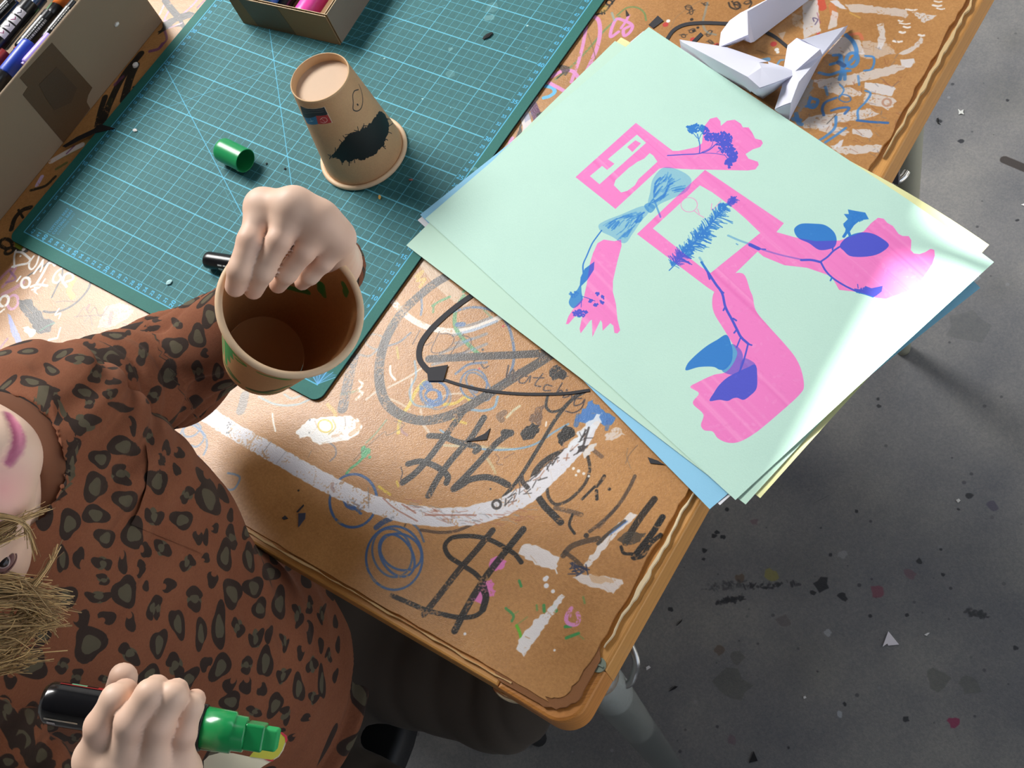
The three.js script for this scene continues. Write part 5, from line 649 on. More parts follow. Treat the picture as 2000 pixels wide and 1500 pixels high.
  sc('white torn paper triangle on the concrete floor', [1735, 1233, 1756, 1259, 1735, 1261, 1733, 1257, 1724, 1263], col(236, 232, 240)); sc('small black paper triangle lying on the floor', [1472, 1467, 1480, 1486, 1463, 1490], col(22, 22, 28)); sc('white flower-shaped scrap on the floor beyond the table edge', [1871, 213, 1876, 217, 1882, 214, 1881, 219, 1883, 224, 1877, 222, 1872, 224, 1873, 219], col(206, 208, 204)); sc('black moon-shaped scrap on the floor beside the table leg', [1829, 232, 1833, 230, 1832, 238, 1837, 243, 1831, 241], col(20, 20, 22)); sc('black strip scrap on the floor beside the table edge', [1813, 197, 1827, 201, 1825, 205, 1812, 200], col(18, 18, 20)); sc('white chip on the floor beside the steel leg', [1262, 1303, 1268, 1300, 1271, 1304, 1263, 1309], col(220, 220, 224)); sc('white crumb on the floor right of the paper triangle', [1805, 1240, 1812, 1236, 1816, 1236, 1810, 1242], col(225, 225, 225)); sc('tiny white dot scrap on the floor', [1569, 1361, 1573, 1359, 1575, 1363, 1570, 1365], col(230, 230, 230)); sc('white bit on the floor near the far wall side', [1994, 400, 2002, 397, 2002, 403], col(225, 225, 225)); sc('pale dot scrap on the floor past the stack', [1867, 977, 1873, 974, 1876, 978, 1871, 982], col(208, 208, 206)); sc('black leaf-shaped scrap on the floor beside the table catch', [1321, 1222, 1333, 1209, 1331, 1214, 1323, 1222], col(24, 24, 28)); sc('black seed-shaped scrap on the floor beside the leg', [1306, 1351, 1318, 1340, 1324, 1341, 1318, 1346], col(24, 24, 30));
}
// ---------------------------------------------------------------- the child
// naive surface nets over a distance field
function sdfMesh(f, lo, hi, h) {
  const nx = Math.ceil((hi.x - lo.x) / h) + 1, ny = Math.ceil((hi.y - lo.y) / h) + 1, nz = Math.ceil((hi.z - lo.z) / h) + 1;
  const d = new Float32Array(nx * ny * nz), p = V(0, 0, 0);
  for (let k = 0, i = 0; k < nz; k++) for (let j = 0; j < ny; j++) for (let q = 0; q < nx; q++, i++) d[i] = f(p.set(lo.x + q * h, lo.y + j * h, lo.z + k * h));
  const id = new Int32Array(nx * ny * nz).fill(-1), pos = [], idx = [], C = [0, 1, nx, nx + 1, nx * ny, nx * ny + 1, nx * ny + nx, nx * ny + nx + 1];
  const E = [[0, 1], [2, 3], [4, 5], [6, 7], [0, 2], [1, 3], [4, 6], [5, 7], [0, 4], [1, 5], [2, 6], [3, 7]], O = [[0, 0, 0], [1, 0, 0], [0, 1, 0], [1, 1, 0], [0, 0, 1], [1, 0, 1], [0, 1, 1], [1, 1, 1]];
  for (let k = 0; k < nz - 1; k++) for (let j = 0; j < ny - 1; j++) for (let q = 0; q < nx - 1; q++) {
    const b = q + nx * (j + ny * k); let m = 0; for (let c = 0; c < 8; c++) if (d[b + C[c]] < 0) m |= 1 << c;
    if (m === 0 || m === 255) continue;
    let x = 0, y = 0, z = 0, n = 0;
    for (const [a, e] of E) { const A = d[b + C[a]], B = d[b + C[e]]; if ((A < 0) === (B < 0)) continue; const t = A / (A - B); x += O[a][0] + (O[e][0] - O[a][0]) * t; y += O[a][1] + (O[e][1] - O[a][1]) * t; z += O[a][2] + (O[e][2] - O[a][2]) * t; n++; }
    id[b] = pos.length / 3; pos.push(lo.x + (q + x / n) * h, lo.y + (j + y / n) * h, lo.z + (k + z / n) * h);
  }
  const quad = (a, b, c, e, flip) => { if (a < 0 || b < 0 || c < 0 || e < 0) return; flip ? idx.push(a, c, b, a, e, c) : idx.push(a, b, c, a, c, e); };
  const sx = 1, sy = nx, sz = nx * ny;
  for (let k = 1; k < nz - 1; k++) for (let j = 1; j < ny - 1; j++) for (let q = 1; q < nx - 1; q++) {
    const b = q + nx * (j + ny * k), s = d[b] < 0;
    if (s !== d[b + sx] < 0) quad(id[b - sy - sz], id[b - sz], id[b], id[b - sy], !s);
    if (s !== d[b + sy] < 0) quad(id[b - sx - sz], id[b - sx], id[b], id[b - sz], !s);
    if (s !== d[b + sz] < 0) quad(id[b - sx - sy], id[b - sy], id[b], id[b - sx], !s);
  }
  const nor = new Float32Array(pos.length), e = h * 0.6, v = V(0, 0, 0);
  for (let i = 0; i < pos.length; i += 3) { const x = pos[i], y = pos[i + 1], z = pos[i + 2]; v.set(f(p.set(x + e, y, z)) - f(p.set(x - e, y, z)), f(p.set(x, y + e, z)) - f(p.set(x, y - e, z)), f(p.set(x, y, z + e)) - f(p.set(x, y, z - e))).normalize(); nor[i] = v.x; nor[i + 1] = v.y; nor[i + 2] = v.z; }
  const g = new THREE.BufferGeometry(); g.setAttribute('position', new THREE.Float32BufferAttribute(pos, 3)); g.setAttribute('normal', new THREE.BufferAttribute(nor, 3)); g.setIndex(idx); return g;
}
const smin = (a, b, k) => { const h = Math.max(k - Math.abs(a - b), 0) / k; return Math.min(a, b) - h * h * k * 0.25; };
const _ab = V(0, 0, 0), _ap = V(0, 0, 0);
const cap = (p, a, b, ra, rb) => { _ab.subVectors(b, a); _ap.subVectors(p, a); const t = Math.min(1, Math.max(0, _ap.dot(_ab) / _ab.lengthSq())); return _ap.addScaledVector(_ab, -t).length() - (ra + (rb - ra) * t); };
const ball = (p, c, r) => _ap.subVectors(p, c).length() - r;
const boxOf = (pts, pad) => { const b = new THREE.Box3().setFromPoints(pts); return [b.min.addScalar(-pad), b.max.addScalar(pad)]; };
const J = (l) => l.map(([x, y, d]) => atD(x, y, d));

const PHI = 0.31, F = V(Math.cos(PHI), 0, -Math.sin(PHI)), LF = V(-Math.sin(PHI), 0, -Math.cos(PHI));   // facing, and the child's left
const person = thing('person', 'seated blond child in a brown leopard-print shirt holding a cup and a marker', 'person', null, V(-0.34, 0.0, 0.1));
const part = (name, g, m, parent = person) => { const k = mesh(name, parent === person ? g.translate(-person.position.x, -person.position.y, -person.position.z) : g, m, parent); return k; };
const put = (g) => g.translate(-person.position.x, -person.position.y, -person.position.z);

// -- skeleton
const SL = atD(70, 822, 0.865), EL = atD(335, 722, 1.06), WL = atD(652, 520, 0.862);
const SR = V(-0.30, 0.955, 0.205), ER = atD(120, 1700, 0.82), WR = atD(262, 1640, 0.668);
const NECK = V(-0.315, 0.99, 0.085), HEADC = atD(-190, 985, 0.755);
// -- left hand on the cup rim
const handL = { mcp: J([[514, 404, 0.752], [574, 404, 0.742], [624, 430, 0.746], [658, 466, 0.757]]), pip: J([[489, 470, 0.742], [545, 470, 0.740], [594, 492, 0.748], [632, 512, 0.760]]), dip: J([[468, 528, 0.742], [514, 530, 0.746], [560, 534, 0.756], [606, 538, 0.766]]), tip: J([[460, 560, 0.752], [495, 566, 0.762], [543, 556, 0.772], [590, 552, 0.778]]) };
const thumbL = J([[650, 478, 0.838], [608, 458, 0.83], [566, 460, 0.82], [535, 470, 0.812]]);
// -- right hand round the marker
const handR = { mcp: J([[190, 1486, 0.612], [240, 1494, 0.604], [294, 1502, 0.606], [348, 1506, 0.615]]), pip: J([[198, 1420, 0.599], [256, 1412, 0.591], [310, 1416, 0.593], [358, 1432, 0.602]]), dip: J([[228, 1366, 0.597], [294, 1356, 0.590], [338, 1359, 0.592], [373, 1380, 0.601]]), tip: J([[245, 1351, 0.611], [306, 1342, 0.606], [346, 1347, 0.607], [382, 1365, 0.614]]) };
const thumbR = J([[215, 1560, 0.66], [200, 1450, 0.668], [228, 1375, 0.655], [241, 1322, 0.640]]);
for (const H of [handL, handR]) H.web = H.mcp.map((m, i) => m.clone().lerp(H.pip[i], 0.38));
const RF = [0.0078, 0.0074, 0.0068, 0.0064];
function handField(H, thumb, W, k1) {
  return (p) => {
    let d = 1;
    for (let i = 0; i < 4; i++) {
      const r = RF[i] * k1 * (i === 3 ? 0.94 : 1), m = H.mcp[i];
      let f = smin(cap(p, m, H.pip[i], r * 1.12, r), smin(cap(p, H.pip[i], H.dip[i], r * 1.02, r * 0.93), cap(p, H.dip[i], H.tip[i], r * 0.93, r * 0.84), 0.003), 0.003);
      d = i ? smin(d, f, 0.0009) : f;
    }
    let pm = cap(p, W, H.mcp[0], 0.0145, 0.0105); for (let i = 1; i < 4; i++) pm = smin(pm, cap(p, W, H.mcp[i], 0.0145, 0.0108), 0.012);
    for (let i = 0; i < 3; i++) { pm = smin(pm, cap(p, H.mcp[i], H.mcp[i + 1], 0.0095, 0.0095), 0.008); pm = smin(pm, cap(p, H.web[i], H.web[i + 1], 0.0055, 0.0055), 0.004); }
    d = smin(d, pm, 0.006);
    let t = smin(cap(p, thumb[0], thumb[1], 0.012, 0.0095), cap(p, thumb[1], thumb[2], 0.0095, 0.0082), 0.004); t = smin(t, cap(p, thumb[2], thumb[3], 0.0084, 0.0074), 0.003);
    d = smin(d, smin(t, cap(p, W, thumb[0], 0.016, 0.012), 0.008), 0.005);
    return d;
  };
}
const skinBase = [0.85, 0.56, 0.41], skinRed = [0.85, 0.42, 0.30], skinPale = [0.90, 0.67, 0.53];
function paintSkin(g, fn) { const p = g.attributes.position, c = new Float32Array(p.count * 3), v = V(0, 0, 0); for (let i = 0; i < p.count; i++) { v.fromBufferAttribute(p, i); const k = fn(v); c[i * 3] = k[0]; c[i * 3 + 1] = k[1]; c[i * 3 + 2] = k[2]; } g.setAttribute('color', new THREE.BufferAttribute(c, 3)); return g; }
const mixc = (a, b, t) => [a[0] + (b[0] - a[0]) * t, a[1] + (b[1] - a[1]) * t, a[2] + (b[2] - a[2]) * t];
const skinGeos = [];
for (const [H, T, W, E, k1] of [[handL, thumbL, WL, EL, 1.0], [handR, thumbR, WR, ER, 1.02]]) {
  const hf = handField(H, T, W, k1), f = (p) => smin(hf(p), cap(p, W, E, 0.0175, 0.026), 0.012);
  const pts = [...H.mcp, ...H.pip, ...H.dip, ...H.tip, ...T, W, W.clone().lerp(E, 0.35)], [lo, hi] = boxOf(pts, 0.02);
  const g = sdfMesh(f, lo, hi, 0.0017), red = [...H.tip, ...H.pip, ...H.mcp, T[3], T[2]];
  skinGeos.push(paintSkin(g, (v) => { let m = 1; for (const q of red) m = Math.min(m, v.distanceTo(q)); const t = Math.max(0, 1 - m / 0.016); return mixc(mixc(skinBase, skinPale, 0.6 * vnoise(v.x * 90, v.y * 90 + v.z * 70)), skinRed, 0.5 * t * t); }));
}
// -- head and neck
const headPts = { jaw: atD(8, 888, 0.672), low: atD(-58, 884, 0.676), cheek: atD(-46, 985, 0.668), temple: atD(-36, 1084, 0.69), brow: atD(-130, 1120, 0.70), mid: atD(-120, 980, 0.672), cheek2: atD(-130, 850, 0.70), nose: atD(-92, 950, 0.632), noseTop: atD(-140, 1010, 0.648) };
const headField = (p) => {
  let d = ball(p, HEADC, 0.078);
  d = smin(d, ball(p, headPts.mid, 0.048), 0.03); d = smin(d, ball(p, headPts.brow, 0.034), 0.03); d = smin(d, ball(p, headPts.low, 0.030), 0.02);
  d = smin(d, ball(p, headPts.jaw, 0.0188), 0.012); d = smin(d, ball(p, headPts.cheek, 0.0235), 0.012); d = smin(d, ball(p, headPts.cheek2, 0.03), 0.02); d = smin(d, ball(p, headPts.temple, 0.0262), 0.01);
  d = smin(d, cap(p, headPts.noseTop, headPts.nose, 0.006, 0.009), 0.01);
  return smin(d, cap(p, NECK, HEADC.clone().lerp(headPts.mid, 0.3), 0.04, 0.042), 0.015);
};
const onFace = (px, py) => { const r = rayOf(px, py).normalize(), p = EYE.clone().addScaledVector(r, 0.55); for (let i = 0; i < 90; i++) { const d = headField(p); if (d < 0.0002) break; p.addScaledVector(r, Math.max(d * 0.8, 0.0002)); } return p; };
const eyeP = onFace(6, 1097);
{
  const lip = new THREE.CatmullRomCurve3([[18, 808], [34, 832], [41, 856], [35, 880], [20, 902]].map((q) => onFace(...q))).getPoints(24), mouth = new THREE.CatmullRomCurve3([[19, 812], [28, 835], [31, 856], [26, 878], [17, 900]].map((q) => onFace(...q))).getPoints(24);
  const head = (p) => { let d = headField(p), m = 1; for (const q of mouth) m = Math.min(m, p.distanceTo(q)); if (m < 0.006) d += 0.0022 * Math.max(0, 1 - m / 0.0045); return d; };
  const [lo, hi] = boxOf([HEADC, headPts.jaw, headPts.low, headPts.temple, NECK], 0.088), g = sdfMesh(head, lo, hi, 0.0021);
  const cheekP = onFace(6, 955), under = onFace(40, 1040);
  skinGeos.push(paintSkin(g, (v) => {
    let c = mixc(skinBase, skinPale, 0.6); const t = Math.max(0, 1 - v.distanceTo(cheekP) / 0.024); c = mixc(c, [0.86, 0.34, 0.36], 0.7 * t);
    let l = 1, m = 1; for (let i = 0; i < 25; i++) { l = Math.min(l, v.distanceTo(lip[i])); m = Math.min(m, v.distanceTo(mouth[i])); }
    c = mixc([0.66, 0.22, 0.33], c, Math.min(1, Math.max(0, (l - 0.0022) / 0.0016))); return mixc([0.45, 0.10, 0.2], c, Math.min(1, Math.max(0, (m - 0.0016) / 0.0014)));
  }));
}
// -- trunk and limbs inside the clothes, so that the body is one figure
const HIPL = V(-0.315, 0.535, 0.045), HIPR = V(-0.315, 0.535, 0.165), KNL = V(-0.122, 0.505, 0.0), KNR = V(-0.175, 0.50, 0.15), ANL = V(-0.36, 0.09, -0.10), ANR = V(-0.25, 0.09, 0.20);
{
  const core = (p) => { let d = cap(p, V(-0.335, 0.56, 0.1), V(-0.33, 0.93, 0.1), 0.075, 0.07); d = smin(d, cap(p, SL, SR, 0.035, 0.035), 0.03); d = smin(d, cap(p, SL, EL, 0.03, 0.026), 0.01); d = smin(d, cap(p, EL, WL, 0.024, 0.017), 0.01); d = smin(d, cap(p, SR, ER, 0.03, 0.026), 0.01); d = smin(d, cap(p, ER, WR, 0.024, 0.017), 0.01); d = smin(d, cap(p, NECK, V(-0.33, 0.93, 0.1), 0.035, 0.04), 0.02);
    for (const [h, k, a] of [[HIPL, KNL, ANL], [HIPR, KNR, ANR]]) { d = smin(d, cap(p, h, k, 0.05, 0.038), 0.02); d = smin(d, cap(p, k, a, 0.036, 0.026), 0.01); } return d; };
  skinGeos.push(paintSkin(sdfMesh(core, V(-0.48, 0.06, -0.19), V(0.02, 1.08, 0.36), 0.012), () => skinBase));
}
{
  const g = mergeGeometries(skinGeos); const m = new THREE.MeshPhysicalMaterial({ vertexColors: true, roughness: 0.52, sheen: 0.2, sheenColor: new THREE.Color(0.9, 0.6, 0.5), bumpMap: null });
  part('body', g, m);
}
{ // eye on the face
  const n = EYE.clone().sub(eyeP).normalize(), e = new THREE.Group(); e.name = 'eye'; e.position.copy(eyeP).addScaledVector(n, -0.0040).sub(person.position); person.add(e);
  const q = new THREE.Quaternion().setFromUnitVectors(V(0, 0, 1), n);
  mesh('eyeball', new THREE.SphereGeometry(0.0052, 24, 16).applyQuaternion(q), phys(col(176, 158, 158), 0.25), e);
  mesh('iris', new THREE.SphereGeometry(0.0053, 24, 12, 0, Math.PI * 2, 0, 0.62).rotateX(Math.PI / 2).applyQuaternion(q), phys(col(40, 34, 34), 0.15), e);
  const lid = (a0, a1, r, w, yy) => { const pts = []; for (let i = 0; i <= 14; i++) { const a = a0 + (a1 - a0) * i / 14; pts.push(V(Math.cos(a) * r, Math.sin(a) * r * 0.62 + yy, Math.sqrt(Math.max(0, 0.0058 ** 2 - Math.min(r * r, 0.00003)))).applyQuaternion(new THREE.Quaternion().setFromAxisAngle(V(0, 0, 1), -2.4)).applyQuaternion(q)); } return tube(pts, w, 24, 8); };
  mesh('eyelid', merge([lid(0.2, 2.95, 0.0054, 0.0016, 0), lid(0.35, 2.8, 0.0078, 0.0005, 0.0006), lid(3.3, 6.1, 0.0053, 0.0014, 0)]), mat(col(128, 92, 88), 0.6), e);
}
// -- shirt
const prof = [[0.553, -0.338, 0.122, 0.138, 0.134], [0.566, -0.338, 0.122, 0.141, 0.138], [0.575, -0.338, 0.121, 0.128, 0.125], [0.583, -0.338, 0.121, 0.128, 0.125], [0.594, -0.338, 0.121, 0.136, 0.132], [0.63, -0.338, 0.121, 0.128, 0.126], [0.66, -0.337, 0.121, 0.117, 0.118], [0.70, -0.337, 0.121, 0.114, 0.108], [0.73, -0.337, 0.112, 0.116, 0.102], [0.78, -0.336, 0.098, 0.122, 0.092], [0.86, -0.336, 0.094, 0.128, 0.090], [0.92, -0.334, 0.092, 0.128, 0.082], [0.97, -0.332, 0.090, 0.112, 0.070], [1.01, -0.328, 0.088, 0.07, 0.055]];
function section(y) { if (y <= prof[0][0]) return prof[0]; for (let i = 1; i < prof.length; i++) if (y <= prof[i][0]) { const a = prof[i - 1], b = prof[i], t = (y - a[0]) / (b[0] - a[0]), s = t * t * (3 - 2 * t); return a.map((v, k) => v + (b[k] - v) * s); } return prof[prof.length - 1]; }
const COLLAR = { c: V(-0.317, 1.020, 0.085), n: V(0.30, 0.95, 0.0).normalize() };
function shirtTorso(p) {
  const s = section(p.y), dx = p.x - s[1], dz = p.z - s[2], l = dx * LF.x + dz * LF.z, f = dx * F.x + dz * F.z;
  const q = Math.hypot(l / s[3], f / s[4]), m = q > 1e-5 ? Math.hypot(l, f) / q : s[4];
  let d = (q - 1) * m * 0.9;
  d = Math.max(d, 0.557 - p.y, p.y - 1.0);
  d = smin(d, cap(p, SL, V(-0.32, 0.985, 0.1), 0.05, 0.05), 0.05); d = smin(d, cap(p, SR, V(-0.32, 0.985, 0.1), 0.05, 0.05), 0.05);
  const env = Math.exp(-(((p.y - 0.93) / 0.07) ** 2)) * Math.max(0, Math.min(1, (l + 0.03) / 0.06));
  d += 0.0062 * env * Math.pow(0.5 + 0.5 * Math.sin(235 * (p.y * 0.75 + l * 0.55 - f * 0.25) + 5 * vnoise(p.x * 20, p.z * 20)), 1.6);   // pulled folds from the shoulder
  d += 0.0016 * Math.sin(150 * (l * 0.75 - p.y * 0.4) + 5 * vnoise(p.y * 12, l * 16)) * Math.exp(-(((p.y - 0.74) / 0.13) ** 2)) * vnoise(l * 20 + 3, p.y * 14);
  _ap.subVectors(p, COLLAR.c); const hgt = _ap.dot(COLLAR.n), rad = Math.sqrt(Math.max(0, _ap.lengthSq() - hgt * hgt));
  d = Math.max(d, rad < 0.0602 && hgt > -0.03 ? 0.0602 - rad : -1);
  return d;
}
const [shirtC, shirtG] = canvas(2048, 2048), [slC, slG] = canvas(1024, 1024);
function clothBase(g, n) { grain(g, n, n, [134, 80, 52], [14, 8, 10], 90); }
clothBase(shirtG, 2048); clothBase(slG, 1024);
const torsoG = sdfMesh(shirtTorso, V(-0.52, 0.54, -0.09), V(-0.16, 1.05, 0.31), 0.0033);
const torsoUV = (p) => { const s = section(p.y), dx = p.x - s[1], dz = p.z - s[2], l = dx * LF.x + dz * LF.z, f = dx * F.x + dz * F.z, r = Math.hypot(l / 0.124, f / 0.096); return [Math.atan2(l / 0.124, f / 0.096) / (2 * Math.PI) + 0.5, (p.y + 0.05 * Math.max(0, 1 - r) * (p.y > 0.9 ? 1.6 : 0) - 0.53) / 0.6]; };
// sleeves: along the arm and round it
function sleeveField(S, E, W, r0, r1, r2) { return (p) => { let d = smin(cap(p, S, E, r0, r1), cap(p, E, W, r1, r2), 0.02); const t = _ap.subVectors(p, S).dot(_ab.subVectors(E, S).normalize()); d += 0.0075 * Math.pow(0.5 + 0.5 * Math.sin(215 * t + 7 * vnoise(p.x * 16, p.y * 16 + p.z * 9)), 2) * Math.max(0, Math.min(1, t / 0.05)) * (0.35 + 0.9 * vnoise(p.z * 26, p.y * 26)); _ap.subVectors(p, W); _ab.subVectors(E, W).normalize(); return Math.max(d, -_ap.dot(_ab) - 0.022); }; }
function sleeveUV(S, E, W) { const L1 = S.distanceTo(E), L2 = E.distanceTo(W); return (p) => { const a = _ap.subVectors(p, S).dot(_ab.subVectors(E, S).normalize()), b0 = E.clone().sub(S).normalize(), b1 = W.clone().sub(E).normalize(); const v2 = p.clone().sub(E), t2 = v2.dot(b1); const second = t2 > 0 && p.distanceTo(E.clone().addScaledVector(b1, t2)) < p.distanceTo(S.clone().addScaledVector(b0, Math.min(Math.max(a, 0), L1))) - 0.0001; const ax = second ? b1 : b0, o = second ? E : S, r = p.clone().sub(o), t = r.dot(ax); r.addScaledVector(ax, -t); const away = EYE.clone().sub(o); away.addScaledVector(ax, -away.dot(ax)).normalize(); const side = new THREE.Vector3().crossVectors(ax, away); return [Math.atan2(r.dot(side), r.dot(away)) / (2 * Math.PI) + 0.5, (t + (second ? L1 : 0) + 0.05) / 0.55]; }; }
const sleeves = [[SL, EL, WL, 0.049, 0.046, 0.0238], [SR, ER, WR, 0.05, 0.042, 0.026]].map(([S, E, W, a, b, c]) => { const f = sleeveField(S, E, W, a, b, c), [lo, hi] = boxOf([S, E, W], 0.062); return { g: sdfMesh(f, lo, hi, 0.0042), uv: sleeveUV(S, E, W) }; });
function setUV(g, fn) { const p = g.attributes.position, u = new Float32Array(p.count * 2), v = V(0, 0, 0); for (let i = 0; i < p.count; i++) { const k = fn(v.fromBufferAttribute(p, i)); u[i * 2] = k[0]; u[i * 2 + 1] = k[1]; } g.setAttribute('uv', new THREE.BufferAttribute(u, 2));
  // split triangles that straddle the seam
  const ix = g.index.array, extra = { p: [], n: [], u: [] }, map = new Map(), P = g.attributes.position, N = g.attributes.normal; let n = P.count;
  for (let t = 0; t < ix.length; t += 3) { const a = [0, 1, 2].map((k) => u[ix[t + k] * 2]); if (Math.max(...a) - Math.min(...a) > 0.5) for (let k = 0; k < 3; k++) { const i = ix[t + k]; if (u[i * 2] < 0.5) { if (!map.has(i)) { map.set(i, n++); extra.p.push(P.getX(i), P.getY(i), P.getZ(i)); extra.n.push(N.getX(i), N.getY(i), N.getZ(i)); extra.u.push(u[i * 2] + 1, u[i * 2 + 1]); } ix[t + k] = map.get(i); } } }
  const cat = (a, b) => { const r = new Float32Array(a.length + b.length); r.set(a); r.set(b, a.length); return r; };
  if (extra.p.length) { g.setAttribute('position', new THREE.BufferAttribute(cat(P.array, extra.p), 3)); g.setAttribute('normal', new THREE.BufferAttribute(cat(N.array, extra.n), 3)); g.setAttribute('uv', new THREE.BufferAttribute(cat(u, extra.u), 2)); }
  return g; }
setUV(torsoG, torsoUV); sleeves.forEach((s) => setUV(s.g, s.uv));
const bigIndex = (g) => { g.setIndex(Array.from(g.index.array)); return g; };
const hitT = caster(bigIndex(torsoG.clone())), hitS = caster(bigIndex(sleeves[0].g.clone())), hitS2 = caster(bigIndex(sleeves[1].g.clone()));
